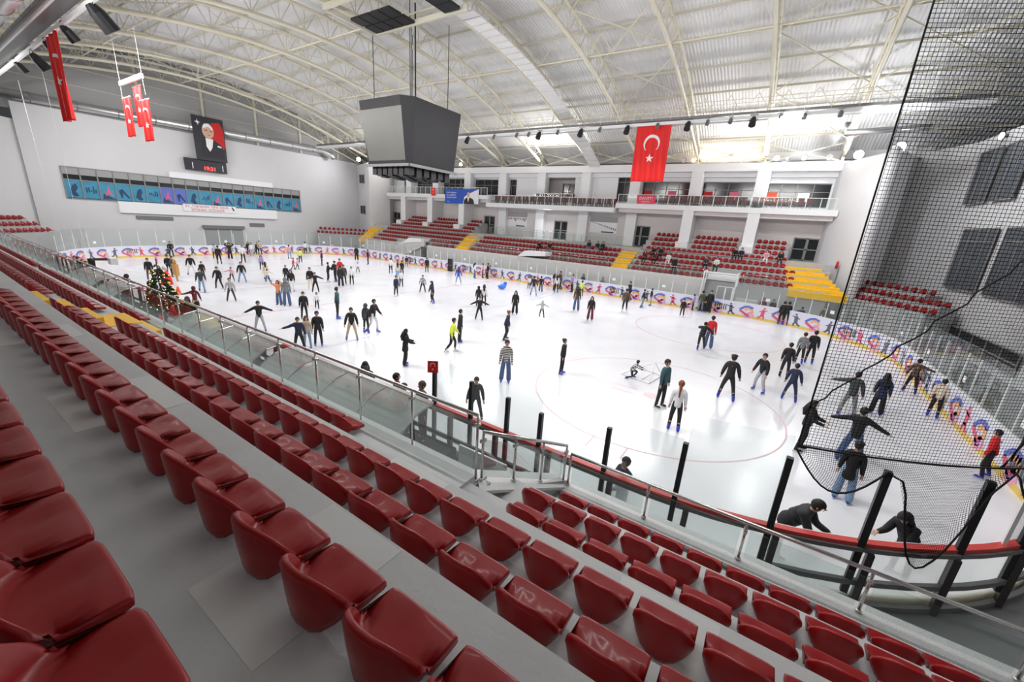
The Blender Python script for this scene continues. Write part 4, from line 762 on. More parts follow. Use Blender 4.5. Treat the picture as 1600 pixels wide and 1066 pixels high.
PEOPLE="""
-31.18|-5.2|1.74|-107|p|kkk|ks||in black jacket standing against the far end boards behind the tree
-15.4|-11.54|1.73|-105|s|kuB|ks||man in black jacket over tan top just behind the christmas tree
-17.21|-9.76|1.75|-106|s|kkk|ks||man in black with hand on hip behind the red holiday figure
-16.34|-9.73|1.73|-67|s|Gkk|ks||in black jacket partly hidden behind the man by the red holiday figure
-12.31|-11.79|1.5|-106|s|mkk|kl||long haired woman in maroon top between tree and red figure
-16.85|-8.33|1.83|-108|g|kwk|ks||man in black polo and white trousers gliding with arms hanging
-8.31|-10.7|1.78|-109|w|GJk|ks||man in grey sweater and pale jeans skating forward on right foot
-14.01|-8.56|1.5|-89|s|kkk|ks||dark haired youth in black right behind the man in grey sweater
-9.27|-9.27|1.71|-131|g|kkk|ks||man all in black gliding left of the small girl in pink
-12.02|-7.27|1.21|-112|R|pkk|uk||small girl in pink top stretching one arm out to the side
-11.17|-6.85|1.77|-113|g|kJB|ks||man in open black jacket over brown shirt and pale jeans
-4.21|-10.58|1.62|-112|g|SGk|us||person in grey and white striped sweater skating with legs apart
-2.08|-13.26|1.56|72|L|mbk|uh||in maroon hoodie and beige trousers reaching toward the orange cone
-28.08|-2.22|1.63|-111|s|skk|ks||in light grey top next to man in black at the end boards
-23.41|-3.64|1.92|69|s|kkk|ks||man in black with back turned before the end boards gate
-26.99|-1.12|1.89|-112|u|kkw|kh|k|in long black coat raising both arms by the end boards
-23.67|-1.23|1.92|-113|s|wkk|ks||in white top and black trousers leftmost of the group at end boards
-31.5|2.86|1.65|-114|s|kkk|kl||long haired in black behind the one in white top at end boards
-29.57|2.34|1.71|-114|s|wsk|kl||long black hair and white top in the group at end boards
-31.5|3.94|1.6|-114|s|kkk|ks||short haired in black at the right of the end boards group
-30.74|3.88|1.86|-115|p|bkk|ks||in beige top and black trousers at the end boards corner gate
-17.61|-2.25|1.5|-115|s|lkk|kl||woman in lilac top and black trousers nearest the end boards corner
-11.72|-4.72|1.55|65|s|cck|kl||woman all in cream standing behind a cream dressed child
-10.38|-5.26|1.13|65|a|cjk|uk||child in cream top and blue jeans with arms held out
-25.61|4.87|1.76|62|s|pJk|ks||in pale pink top and jeans skating to the end boards
-21.58|3.95|1.7|61|w|ykk|ks||in lime green top and black trousers near the end boards
-30.84|9.95|1.72|60|s|wkk|ks||in white top and black trousers leaning to the end boards gate
-16.61|0.35|1.25|-28|w|rGk|kk||small child in bright red coat near the lime green skater
-16.67|0.82|1.19|-29|w|pkk|uk||small child in pale pink beside the child in red
-9.34|-4.25|1.5|-117|s|kkk|ks||man in black jacket with back to a long haired companion
-5.32|-5.99|1.71|-118|s|kwB|kl||woman with long black hair in black top and white trousers
-1.39|-8.98|1.64|-146|u|ojk|ul||woman in orange jacket and jeans with raised arm
-0.75|-8.81|1.89|63|s|gjB|gh||in grey hoodie and jeans beside the woman in orange jacket
-5.37|-4.46|1.79|-120|s|kcw|ks||in black top and cream trousers behind one with arms spread
-4.14|-4.79|1.61|-121|a|kkk|ks||all in black with both arms spread low skating forward
-7.92|-1.3|1.78|-32|f|kkw|ks||in black jacket facing a friend in the middle group
-7.6|-0.8|1.92|177|f|kkB|ks||tall one in black with blue skates in the middle group
-8.99|0.62|1.92|-124|s|rkk|us||man in bright red top at the back of the middle group
-5.36|-1.79|1.81|56|s|Kkk|ks|k|in long black coat in front of the man in red top
-6.05|-1.0|1.75|-124|s|Gkk|ks||in dark grey behind the right side of the long black coat
-5.71|-0.48|1.6|-125|s|wkk|us||in white top and black trousers right of the black coat
-11.88|4.67|1.12|-126|a|wkk|kk||small child in white top with arms out near red topped man
-18.54|4.75|1.7|-32|s|nkB|ks||in navy alone with blue skates near the far left corner
-21.62|11.61|1.88|-126|s|kkk|kl|k|long haired woman in long black coat near the left corner boards
-17.27|10.08|1.84|143|s|kkB|ks||in black on blue skates facing left near the corner boards
-29.04|13.1|1.73|-123|p|pgk|us||in dusty pink top leaning on the corner boards beside a friend
2.97|-9.81|1.64|-119|s|kkk|ks||man in black suit looking down above the three friends
1.03|-7.85|1.13|-121|w|wkB|kk||boy in white shirt and black trousers stepping forward
4.07|-8.42|1.92|-23|s|tkB|ks||tall man in blue grey jacket and black trousers in profile
7.77|-8.79|1.9|-68|w|kwB|ks||man in black top and white trousers arm in arm with friend
7.63|-9.13|1.62|23|s|GkB|gh||in dark grey jacket holding onto the man in black top
8.25|-10.43|1.77|-125|g|kbB|ks||man in black jacket and beige trousers left of the arm in arm pair
3.96|-12.69|1.66|-114|a|ksB|ks||man in black sweater and light grey trousers spreading his arms
8.11|-13.02|1.63|-118|R|nkB|ks||man in navy sweatshirt stretching his arm toward the railing
7.97|-12.56|1.56|-119|s|bJB|ul||brown haired woman in beige top and pale jeans in trio by railing
8.0|-12.05|1.71|-121|s|kkB|ks||bearded man in open black jacket over white shirt in trio by railing
12.81|-11.09|1.65|-32|f|kkB|kl|k|long haired woman in black coat holding one hand forward
12.99|-8.36|1.76|-49|w|HkW|ks||in yellow hi-vis vest over red top and black flared trousers
12.2|-6.85|1.78|-40|s|kkB|ks|k|man in black jacket right behind the hi-vis vest
9.9|-2.26|1.61|-143|a|kkk|ks||in black with a white strap striding with legs apart
7.2|1.08|1.54|38|s|kkk|kh||dark hooded figure behind the striding skater in black
7.31|1.6|1.63|37|s|wkk|kl||long black haired woman in white jacket and black trousers
17.06|-9.74|1.81|-147|s|ZjB|ks||man in black and white striped sweater, jeans and blue skates
13.63|-4.69|1.71|-57|g|nkk|ob||woman in navy top with ginger bun reaching forward
-9.69|7.2|1.69|50|s|wkB|kb||in white top and black leggings near the low far wall
-5.96|4.93|1.7|49|s|cJk|kl||long haired in cream top and pale jeans in front of boards
-7.45|6.77|1.66|48|s|kkk|ks||man in black jacket right of the cream topped long haired one
-2.35|2.15|1.5|-132|s|wkk|ks||in white top and wide black trousers beside the navy jacket
0.61|-1.0|1.64|-91|s|nkW|kb||woman in navy jacket and black trousers with white skates
-13.52|12.93|1.35|48|s|ktk|kk||child in black top and teal trousers by the far boards
-8.39|11.33|1.72|45|s|kkk|ks||in black top with white hem alone before the far boards
0.69|1.79|1.57|-134|g|Xkk|ks||in black and white patterned sweater skating toward camera
4.21|-0.64|1.71|164|g|nkB|kh||in black hooded top with blue back on blue skates
-0.46|7.68|1.81|41|g|BJW|ul||long haired girl in pale blue top and pale jeans
-2.42|12.69|1.72|-52|s|wjB|kl||in white top and wide jeans standing at the far boards
-2.09|13.72|1.64|-53|s|pkk|ub||in pink top and black trousers talking at the far boards
-1.32|13.61|1.76|126|s|kkk|kb||woman in black facing the pink topped one at far boards
-1.96|14.35|1.52|-56|h|vGk|ks||in olive jacket bending onto the far boards
0.75|13.48|0.62|34|s|wwk|wk||toddler in white beside the blue skating seal
7.44|8.8|1.82|30|g|kJB|ks||man in black and grey jacket with pale jeans and blue skates
5.18|11.75|1.21|30|s|wkk|uk||child in white jacket left of the man in pale jeans
6.88|11.1|1.56|29|w|kjk|ks||in black top and blue jeans skating away from camera
7.24|13.14|1.68|-63|s|mkk|kl||dark red and black dressed woman by the boards cluster
8.11|11.95|1.74|27|s|wkB|kl||long haired woman in white jacket with blue skates by the boards
7.34|14.35|1.92|146|g|Gkk|ks||in black jacket bending over in the cluster by the boards
8.93|13.7|1.79|144|s|lkk|ks||in purple jacket right of the cluster by the boards
13.04|5.76|1.92|23|s|ujk|kl||woman with brown fur jacket, long hair and blue jeans
10.57|12.28|1.5|23|s|ykk|kk||in bright yellow vest half hidden by the fur jacket woman
15.12|3.55|1.72|-159|s|kmk|kl||long haired woman in black top and wide maroon trousers
12.34|1.62|1.22|28|a|skk|sh||child in pale grey hooded jacket with arms held out
10.53|0.99|1.7|-148|s|kkB|kl|k|long haired woman in black coat left of the pale hooded child
14.61|13.85|1.9|136|w|kkk|ks||in black coat pointing beside the far boards
15.92|8.52|1.88|17|s|ukW|ks||in grey brown jacket and black trousers with white skates
16.33|11.85|1.62|-75|g|kJB|ks||man in black jacket and pale jeans on blue skates near boards
16.67|13.31|1.55|103|s|kbB|ks||in black jacket facing the man in pale jeans near boards
19.8|10.74|1.42|-171|s|kkW|kk||boy all in black standing alone before the gate
19.95|14.35|1.41|-82|s|lkB|kb||girl in purple vest beside the rink gate
20.55|14.35|1.8|7|s|vgB|ks||in olive jacket and grey jeans on blue skates at the gate
21.18|14.35|1.92|-174|s|kkk|ks||man in dark clothes standing in the open rink gate
22.84|2.4|1.92|5|s|rjB|ks||man in red jacket and blue jeans seen from behind
22.54|1.52|1.72|6|x|kkB|kb||woman in black leaning on red jacket man with one leg stretched
22.65|-7.78|1.89|-110|s|tkk|ks||man in dark teal hooded jacket looking down at braided woman
23.46|-9.35|1.77|8|s|wkB|ob||woman with red braid, white top and black trousers
18.34|-7.26|1.62|-75|s|kkB|kb||woman in black top and leggings standing in profile
24.56|-5.18|1.92|2|g|kkB|kc||man all in black with flat cap seen from behind
25.62|-3.22|1.78|149|g|ksB|ks||man in black jacket and light grey trousers with legs wide
26.69|-3.44|1.63|-5|g|nnB|ks||in navy and green jacket on blue skates seen from behind
26.51|-0.24|1.73|-3|s|kkk|ks||man in black coat leftmost of the three seen from behind
27.19|3.1|1.72|-5|s|gkB|kb||in grey sweater in the middle of three seen from behind
27.65|3.54|1.83|-6|s|kkB|kb||in black rightmost of the three seen from behind
28.5|-3.71|1.83|-10|L|GgB|ks||in grey t-shirt behind net stretching an arm to the left
29.51|-2.63|1.72|-13|s|nkB|kl|k|long haired woman in dark coat holding the grey t-shirt skater
31.31|1.71|1.65|-14|R|ukB|ks||in brown jacket and black trousers holding the curved boards
31.4|-1.29|1.6|-17|s|ckB|kb||in cream top and black trousers beside the curved boards
26.94|-8.0|1.72|-97|f|kkk|kl||long haired woman in black holding hands with man behind net
28.11|-7.93|1.84|-12|a|kjB|ks||man in black sweater and jeans with both arms outstretched
27.74|-10.31|1.68|-12|s|kJB|kc|k|in black puffer coat and wide pale jeans behind the net
31.4|-6.13|1.54|68|R|rkB|ks||in red top and black trousers leaning on the right boards
26.31|14.35|1.83|-2|s|kkB|ks||left of two people in black at the far right boards
26.6|14.35|1.86|-2|s|kkB|ks||right of two people in black at the far right boards
27.48|14.35|1.62|16|L|nnB|ks||in dark blue jacket holding the far right boards
18.07|-12.92|1.56|-143|g|GGk|ks||man in dark green grey tracksuit skating behind the near glass
"""
# ---------------------------------------------------------------- people
PC={'k':(.012,.012,.014),'K':(.02,.02,.024),'n':(.015,.022,.06),'g':(.19,.20,.21),'G':(.05,.055,.06),'s':(.42,.43,.46),'w':(.78,.78,.80),'c':(.72,.63,.5),'b':(.5,.39,.28),'r':(.62,.015,.02),'m':(.13,.015,.03),'j':(.07,.12,.24),'J':(.22,.33,.50),'p':(.75,.36,.42),'l':(.36,.28,.58),'y':(.68,.85,.12),'o':(.78,.27,.12),'t':(.03,.09,.11),'v':(.09,.09,.05),'B':(.03,.07,.55),'u':(.10,.065,.045),'W':(.75,.76,.78),'H':(.72,.80,.06),'S':(.45,.45,.43),'Z':(.04,.04,.045),'X':(.25,.25,.26)}
mat('skin',(.60,.36,.26),.55); 
def cm(k):
    n='cloth_'+k
    if n not in _m:
        m=mat(n,PC[k],.75,var=.15,vscale=9)
        if k in 'SZX':
            nt=m.node_tree; b=nt.nodes['Principled BSDF']; tc=nt.nodes.new('ShaderNodeTexCoord'); w=nt.nodes.new('ShaderNodeTexWave' if k!='X' else 'ShaderNodeTexChecker')
            w.inputs['Scale'].default_value=4.6 if k!='X' else 9
            if k!='X': w.bands_direction='Z'
            r=nt.nodes.new('ShaderNodeValToRGB'); r.color_ramp.interpolation='CONSTANT'; r.color_ramp.elements[0].color=(*{'S':(.62,.62,.6),'Z':(.012,.012,.015),'X':(.015,.015,.02)}[k],1); r.color_ramp.elements[1].color=(*{'S':(.10,.12,.13),'Z':(.75,.72,.66),'X':(.7,.7,.7)}[k],1); r.color_ramp.elements[1].position=.62
            nt.links.new(tc.outputs['Object'],w.inputs['Vector']); nt.links.new(w.outputs['Fac'],r.inputs[0]); nt.links.new(r.outputs[0],b.inputs['Base Color'])
    return _m[n]
for k,c in (('hair_k',(.012,.009,.008)),('hair_u',(.06,.035,.02)),('hair_o',(.24,.06,.03)),('hair_w',(.6,.6,.6)),('hair_s',(.4,.41,.43)),('hair_g',(.12,.12,.13))): mat(k,c,.6)
def skinmesh(name,V,E,m,parent,sub=1):
    """continuous surface grown over a skeleton; V = [(pos, rx, ry)]"""
    me=bpy.data.meshes.new(name); me.from_pydata([v[0] for v in V],E,[]); me.materials.append(m)
    o=bpy.data.objects.new(name,me); col.objects.link(o); o.parent=parent
    sk=o.modifiers.new('skin','SKIN'); sk.use_smooth_shade=True
    if not me.skin_vertices: me.skin_vertices  # layer is created with the modifier below
    if sub: o.modifiers.new('sub','SUBSURF').levels=sub; o.modifiers['sub'].render_levels=sub
    return o
def ensure_skin(o,V):
    me=o.data
    if not me.skin_vertices:
        bm=bmesh.new(); bm.from_mesh(me); bm.verts.layers.skin.verify(); bm.to_mesh(me); bm.free()
    sv=me.skin_vertices[0].data
    for i,v in enumerate(V): sv[i].radius=(v[1],v[2] if len(v)>2 else v[1])
    sv[0].use_root=True
def nrm(v): return Vector(v).normalized()
# pose = lean forward, side lean, arm L (upper, fore), arm R, leg L (thigh, shin), leg R ; vectors are (outwards, forwards, down)
PO={'s':(.04,0,((.16,.02,1),(.1,.16,1)),((.16,.0,1),(.12,.12,1)),((.10,.05,1),(.05,-.05,1)),((.11,-.03,1),(.07,-.08,1))),
'p':(.02,0,((.34,-.15,1),(-.3,.55,.7)),((.3,-.12,1),(-.35,.5,.7)),((.12,.06,1),(.05,-.03,1)),((.12,.0,1),(.08,-.06,1))),
'g':(.20,0,((.30,.1,1),(.18,.35,1)),((.36,.05,1),(.22,.3,1)),((.24,.30,1),(.18,-.25,1)),((.26,.1,1),(.22,-.35,1))),
'w':(.16,0,((.3,.35,1),(.15,.7,.8)),((.3,-.3,1),(.2,.1,1)),((.08,.50,1),(.05,-.05,1)),((.10,-.10,1),(.1,-.75,1))),
'a':(.16,0,((1,.1,.45),(1,.2,.35)),((1,.1,.5),(1,.2,.45)),((.22,.25,1),(.15,-.2,1)),((.24,.0,1),(.2,-.3,1))),
'L':(.12,0,((1,.15,.35),(1,.15,.2)),((.3,.05,1),(.2,.25,1)),((.2,.2,1),(.15,-.2,1)),((.2,.0,1),(.15,-.3,1))),
'R':(.12,0,((.3,.05,1),(.2,.25,1)),((1,.15,.35),(1,.15,.2)),((.2,.2,1),(.15,-.2,1)),((.2,.0,1),(.15,-.3,1))),
'f':(.08,0,((.1,.6,.9),(-.05,1,.25)),((.12,.5,.9),(-.02,1,.2)),((.12,.15,1),(.06,-.15,1)),((.12,-.05,1),(.08,-.15,1))),
'u':(.02,0,((.7,.4,-.5),(-.5,.2,-.9)),((.7,.3,-.4),(-.5,.3,-.9)),((.10,.05,1),(.05,-.05,1)),((.1,-.03,1),(.06,-.06,1))),
'h':(.62,0,((.15,.45,.9),(-.35,1,.05)),((.15,.5,.9),(-.1,1,.0)),((.12,-.1,1),(.05,.05,1)),((.12,-.25,1),(.07,-.1,1))),
'x':(.62,.12,((.5,.9,.3),(-.2,1,-.2)),((1,.0,.6),(.5,-.8,.8)),((.02,.1,1),(.02,-.05,1)),((.25,-1,.95),(.22,-1,.85))),
'k':(.55,0,((.2,.9,.6),(.1,1,.2)),((.2,.9,.6),(.1,1,.2)),((.3,1,.25),(.1,-.6,1)),((.25,.2,1),(.1,-1,.25))),
't':(.10,0,((.18,.4,1),(-.35,.9,.25)),((.18,.4,1),(-.35,.9,.25)),((.14,1,.10),(.05,.08,1)),((.12,1,.10),(.04,.12,1)))}
ERR=[]
def person(x,y,h,ang,pose,cols,hr,fl,label,z=0.0,skates=True,fing=None,group=None):
    dist=(Vector((x,y,z+1))-CAM).length; S=h/1.80
    P_=thing('person',label,'person',(x,y,z),math.radians(ang),scale=S,group=group)
    lean,side,aL,aR,lL,lR=PO[pose]; j=lambda a: a+(R()-.5)*.06
    T=nrm((side,math.sin(lean),math.cos(lean))); TH,SH=.44,.42
    def d(v,sx): return nrm((v[0]*sx,v[1],-v[2]))
    drop=max(-(d(l[0],1).z*TH+d(l[1],1).z*SH) for l in (lL,lR)); hz=drop+(.13 if skates else .08)
    if pose=='t': hz=.56/S*1.0 if False else .52
    P0=Vector((0,0,hz)); sp=P0+T*.16; C=P0+T*.34; N=P0+T*.50; HN=nrm((side*.5,math.sin(lean*.55),math.cos(lean*.55))); 
    if pose in 'h': HN=nrm((0,.5,.85))
    J=N+HN*.10; H=N+HN*.19; HT=N+HN*.27
    V=[(P0,.125,.115),(sp,.115,.105),(C,.13,.12),(N-T*.02,.075),(N+HN*.03,.05),(J+Vector((0,.012,0)),.068,.07),(H,.082,.085),(HT,.05,.05)]
    E=[(0,1),(1,2),(2,3),(3,4),(4,5),(5,6),(6,7)]; arms=[];legs=[]
    for sx,a in ((-1,aL),(1,aR)):
        s=N-T*.06+Vector((sx*.165,0,0)); el=s+d(a[0],sx)*.28; w=el+d(a[1],sx)*.245; b=len(V)
        V+=[(s,.062),(el,.042),(w,.028)]; E+=[(3,b),(b,b+1),(b+1,b+2)]; arms.append((s,el,w)); fd=d(a[1],sx); sd=fd.cross(Vector((0,0,1)))
        if sd.length<.2: sd=Vector((1,0,0))
        sd.normalize(); pm=w+fd*.055; V.append((pm,.034,.022)); E.append((b+2,b+3)); up=sd.cross(fd).normalized()
        nf=(-1.5,-.5,.5,1.5) 
        for q,fo in enumerate(nf):
            f1=w+fd*.095+sd*.021*fo; f2=f1+(fd*.045-up*.02)*(1,.9,1.05,.8)[q]; c=len(V); V+=[(f1,.0095),(f2,.008)]; E+=[(b+3,c),(c,c+1)]
            if dist<14: V.append((f2+(fd*.02-up*.025),.007)); E.append((c+1,c+2))
        th=w+fd*.03+sd*.045; c=len(V); V+=[(th,.011),(th+fd*.04+sd*.012,.009)]; E+=[(b+2,c),(c,c+1)]
    for sx,l in ((-1,lL),(1,lR)):
        hp=P0+Vector((sx*.085,0,-.05)); kn=hp+d(l[0],sx)*(TH-.04); an=kn+d(l[1],sx)*SH; b=len(V)
        V+=[(hp,.088),(kn,.058),((kn+an)/2+Vector((0,-.012,0)),.052),(an,.038),(an+Vector((0,.10,-.045)),.035)]; E+=[(0,b),(b,b+1),(b+1,b+2),(b+2,b+3),(b+3,b+4)]; legs.append((hp,kn,an))
    body=skinmesh('body',V,E,_m['skin'],P_); ensure_skin(body,V)
    top,bot,sh=cols
    g=.026 if 'k' in fl or top in 'kKGn' else .018
    V=[(P0-T*.15,.152,.142),(sp,.13+g,.12+g),(C,.135+g,.125+g),(N-T*.045,.10,.095),(N+HN*.035,.066,.066)]; E=[(0,1),(1,2),(2,3),(3,4)]
    for (s,el,w) in arms: b=len(V); V+=[(s+T*.005,.074+g*.8),(el,.048+g*.9),(w+(w-el)*.10,.036+g*.5)]; E+=[(3,b),(b,b+1),(b+1,b+2)]
    o=skinmesh('jacket' if g>.02 else 'sweater',V,E,cm(top),P_); ensure_skin(o,V)
    if pose in 'hxk': MB().ell(P0+T*.05,(.175,.16,.16),14,9).ell(P0+T*.2,(.165,.15,.17),14,9).ell(P0+T*.32,(.165,.15,.15),14,9).build('jacket_back',cm(top),P_,smooth=True)
    wide=.04 if bot in 'mj' or 'k' in fl else .0
    if top=='c' and bot=='J': wide=.06
    V=[(P0+T*.20,.125,.115),(P0-T*.01,.142,.128)]; E=[(0,1)]
    for (hp,kn,an) in legs: b=len(V); V+=[(hp,.10),(kn,.070+wide*.6),(kn*.4+an*.6,.06+wide),(an-(kn-an)*.10,.056+wide)]; E+=[(1,b),(b,b+1),(b+1,b+2),(b+2,b+3)]
    o=skinmesh('trousers',V,E,cm(bot),P_); ensure_skin(o,V)
    if 'k' in fl:   # long coat skirt
        V=[(P0+T*.05,.165,.15),(P0-Vector((0,.0,.12)),.18,.165),(P0-Vector((0,.01,.34)),.205,.18)]; o=skinmesh('coat_skirt',V,[(0,1),(1,2)],cm(top),P_); ensure_skin(o,V)
    # hair
    hc=_m['hair_'+hr[0]]; mb=MB(); q=HN; r0=.108
    mb2=MB(); mb2.ell((0,0,0),(r0*.92,r0*1.05,r0*1.1),12,8)
    keep=[]
    for f in mb2.f:
        c=sum((Vector(mb2.v[i]) for i in f),Vector())/len(f)
        if not (c.y>.035 and c.z<.045): keep.append(f)
    rot=Vector((0,0,1)).rotation_difference(q).to_matrix()
    mb.v=[tuple(H+rot@Vector(v)+Vector((0,-.012,.012))) for v in mb2.v]; mb.f=keep; st=hr[1]
    if st=='l': 
        a=H+Vector((0,-.065,0)); mb.tube([a,a+Vector((0,-.055,-.12)),a-T*.22+Vector((0,-.10,-.03)),a-T*.40+Vector((0,-.09,-.03))],[.085,.10,.095,.05],10)
        for sx in (-1,1): b=H+Vector((sx*.085,-.01,0)); mb.tube([b,b+Vector((sx*.01,0,-.12)),b-T*.26],[.03,.042,.02],8)
    elif st=='b':
        if hr[0]=='o' and top=='w': a=H+Vector((0,-.09,-.02)); mb.tube([a,a-T*.15+Vector((0,-.05,0)),a-T*.40+Vector((0,-.06,0))],[.05,.035,.02],8)
        else: mb.ell(H+Vector((0,-.09,.07)),(.055,.055,.05),8,6)
    elif st=='h': mb=MB(); mb.v=[tuple(H+rot@(Vector(v)*1.22)+Vector((0,-.02,0))) for v in mb2.v]; mb.f=keep; mb.tube([H-HN*.05+Vector((0,-.06,0)),N+Vector((0,-.05,.0))],[.10,.12],10); hc=cm(top)
    elif st=='c': mb.ell(H+HN*.07,(.12,.13,.05),10,6); mb.ell(H+HN*.06+Vector((0,.11,0)),(.08,.07,.015),8,4)
    elif st=='k': mb.v=[tuple(H+rot@(Vector(v)*1.08)+Vector((0,-.012,.015))) for v in mb2.v]
    hm={'h':'hood','k':'beanie','c':'cap'}.get(st,'hair'); mb.build(hm,hc,P_,smooth=True)
    if dist<24 and math.cos(math.radians(ang)-math.atan2(-(CAM.x-x),CAM.y-y))>-.2:
        F=MB(); fw=Vector((0,1,0)); F.tube([H+Vector((0,.078,.012)),H+Vector((0,.108,-.018)),H+Vector((0,.08,-.03))],[.008,.016,.01],6); 
        for sx in (-1,1): F.ell(H+Vector((sx*.088,-.005,-.005)),(.012,.02,.032),6,5)
        F.build('nose_and_ears','skin',P_,smooth=True)
        for sx in (-1,1): F=MB(); F.ell(H+Vector((sx*.032,.078,.014)),(.013,.01,.007),6,4); F.beam(H+Vector((sx*.015,.084,.034)),H+Vector((sx*.052,.072,.036)),.008,.008).build('eye','hair_k',P_)
        MB().beam(H+Vector((-.022,.080,-.052)),H+Vector((.022,.080,-.052)),.01,.01).build('mouth','m_lip',P_)
    if top=='H': 
        V=[(P0+T*.05,.165,.15),(sp,.165,.15),(C,.172,.16),(N-T*.06,.10)]
        o=skinmesh('hi_vis_vest',V,[(0,1),(1,2),(2,3)],cm('y'),P_); ensure_skin(o,V)
    # footwear
    sname='skate' if skates else 'shoe'
    for (hp,kn,an) in legs:
        mb=MB(); a=Vector(an); yaw=Vector((0,1,0)); low=a.z-.08
        mb.tube([a+(kn-a)*.30,a+Vector((0,-.005,-.02)),a+Vector((0,.0,-.06))],[.055,.052,.05],8)
        mb.ell(a+Vector((0,.06,-.045)),(.045,.13,.04),8,6)
        s_=mb.build(sname,cm(sh),P_,smooth=True)
        if skates: MB().box((a.x-.005,a.y-.09,a.z-.13),(a.x+.005,a.y+.20,a.z-.09)).box((a.x-.02,a.y-.08,a.z-.10),(a.x+.02,a.y-.02,a.z-.07)).box((a.x-.02,a.y+.07,a.z-.10),(a.x+.02,a.y+.15,a.z-.07)).build('blade','steel',s_)
    return P_
mat('m_lip',(.35,.12,.1),.5)
for l in PEOPLE.strip().split('\n'):
    f=l.split('|'); lab=f[8]
    if not lab.startswith(('man','woman','child','boy','girl','small','toddler','person','long','tall','dark','short','left','right')): lab='person '+lab
    elif not lab.startswith(('man','woman','child','boy','girl','small','toddler','person')): 
        lab={'l':'person with ','t':'person, ','d':'','s':'person with ','r':'person, '}.get(lab[0],'')+lab
    person(float(f[0]),float(f[1]),float(f[2]),float(f[3]),f[4],f[5],f[6],f[7],lab)
# people behind or leaning on the boards
def look(x,y,phi):
    d=Vector((x-CAM.x,y-CAM.y)).normalized(); p=math.radians(phi); hv=math.cos(p)*-d+math.sin(p)*Vector((d.y,-d.x)); return math.degrees(math.atan2(-hv.x,hv.y))
EX=[(26.35,-13.75,1.86,80,'h','KkK','ks','','man in black bending over the red capped near boards',0),(28.35,-12.7,1.68,-25,'h','kkk','kh','','person in black hood resting arms on near boards under the net',0),(23.4,-14.5,1.62,-50,'f','nkk','kk','','person in dark beanie leaning elbows on near boards',0),
(18.25,-15.42,1.75,-60,'s','nkk','us','','man in red and navy hockey jersey standing by the bench gate',.5),(17.25,-15.42,1.7,90,'s','kkk','ks','','dark haired man facing the hockey jersey man by the benches',.5),(17.75,-15.6,1.6,60,'s','wkk','ks','','person in white top with goggles between the two bench men',.5),(16.0,-15.45,1.72,180,'s','kkk','kl','','long black haired person at the boards above the curved shelter',.5),
(-14.6,-15.5,1.7,0,'s','bkk','ul','','woman in beige top at the near boards far left of the shelter',.5),(-13.9,-15.5,1.7,40,'s','kkk','ks','','person in black beside the beige topped woman at the boards',.5),(-13.0,-15.5,1.6,60,'s','ukk','ul','','person in brown top third in the row at far left boards',.5),(-12.1,-15.5,1.6,60,'s','kbk','us','','dark clothed person with light hair near the black pole',.5),
(-4.9,-15.5,1.7,150,'h','kkk','kh','','person in black leaning on boards right of the black pole',.5),(-.9,-15.45,1.75,120,'s','tkk','ks','','person in dark teal jacket left of the christmas tree',.5),(.0,-15.45,1.7,120,'s','tkk','ks','','second person in dark teal beside the christmas tree',.5),(3.7,-15.45,1.7,150,'s','ukk','ul','','brown haired woman in dark top right of christmas tree',.5),(4.7,-15.45,1.65,120,'s','wkk','kl','','dark haired woman in white coat right of the tree by railing',.5)]
for e in EX: person(e[0],e[1],e[2],look(e[0],e[1],e[3]),*e[4:9],z=e[9] if e[9]<0 else max(0,e[9]-.05),skates=e[4]=='h' and e[9]==0)
for x,y,z in ((18.5,-15.9,.5),(17.7,-16.2,.5)): pass
bp_=MB(); bp_.box((-16,-17.6,-.03),(19.2,-15.15,.45)); struct(bp_,'floor','rubber','raised black rubber bench platform behind the near boards')
person(20.9,-5.6,1.15,look(20.9,-5.6,90),'k','XkB','kk','','child in patterned jacket crouching and holding on to small goal frame')
person(31.3,-2.0,1.7,look(31.3,-2.0,60),'s','ksk','ks','','dark clothed person beside the right boards behind netting near the frame edge') if False else None
for x,y,l in ((33.1,2.2,'grey silhouetted person behind the right end glass'),(32.9,-.6,'second grey silhouetted person behind the right end glass')): person(x,y,1.7,look(x,y,10),'s','GGk','kh' if y<0 else 'ks','',l,skates=False)
# seated and standing spectators on the far side
def sit(x,k,cols,hr,label,off=0): y=FY+DY*k+.38; person(x,y,1.72,180+off,'t',cols,hr,'',label,z=FZ+DZ*k-.30,skates=False)
for a in ((1.6,2,'kkk','ks','spectator in black seated left in middle block'),(3.0,2,'kgs','ks','spectator in black and grey seated beside empty red seats'),(7.4,3,'kJw','kh','hooded spectator in black with pale jeans in middle block'),(8.4,3,'ksw','ks','spectator in black jacket and grey trousers beside the hooded one'),(9.0,3,'kkk','ks','third spectator in black seated in row on the middle block'),(13.9,2,'mkk','kl','spectator in dark red seated low left in the right block'),(14.5,3,'kkk','ks','spectator in black seated above the one in dark red'),(15.2,3,'kkk','ks','another spectator in black seated beside companion in right block'),(16.2,2,'wwk','kl','spectator in white jacket seated in the right block'),(14.9,2,'mkk','ks','spectator in maroon seated next to the white jacket'),(19.6,2,'Gkk','ks','spectator in dark grey seated above the gate'),(20.5,2,'wkk','ks','spectator with white top seated above the gate'),(21.7,4,'kkk','ks','spectator in black reclining near the white pillar'),(22.2,4,'nkk','ks','spectator in navy beside the white pillar'),(24.2,4,'pwk','ul','spectator in pink and white at right of right block'),(25.3,4,'kkk','ks','spectator in black near the right double door')): sit(*a)
person(17.2,17.75,1.75,175,'s','kkk','ks','','person in black standing before the front railing of right block',z=2.5,skates=False)
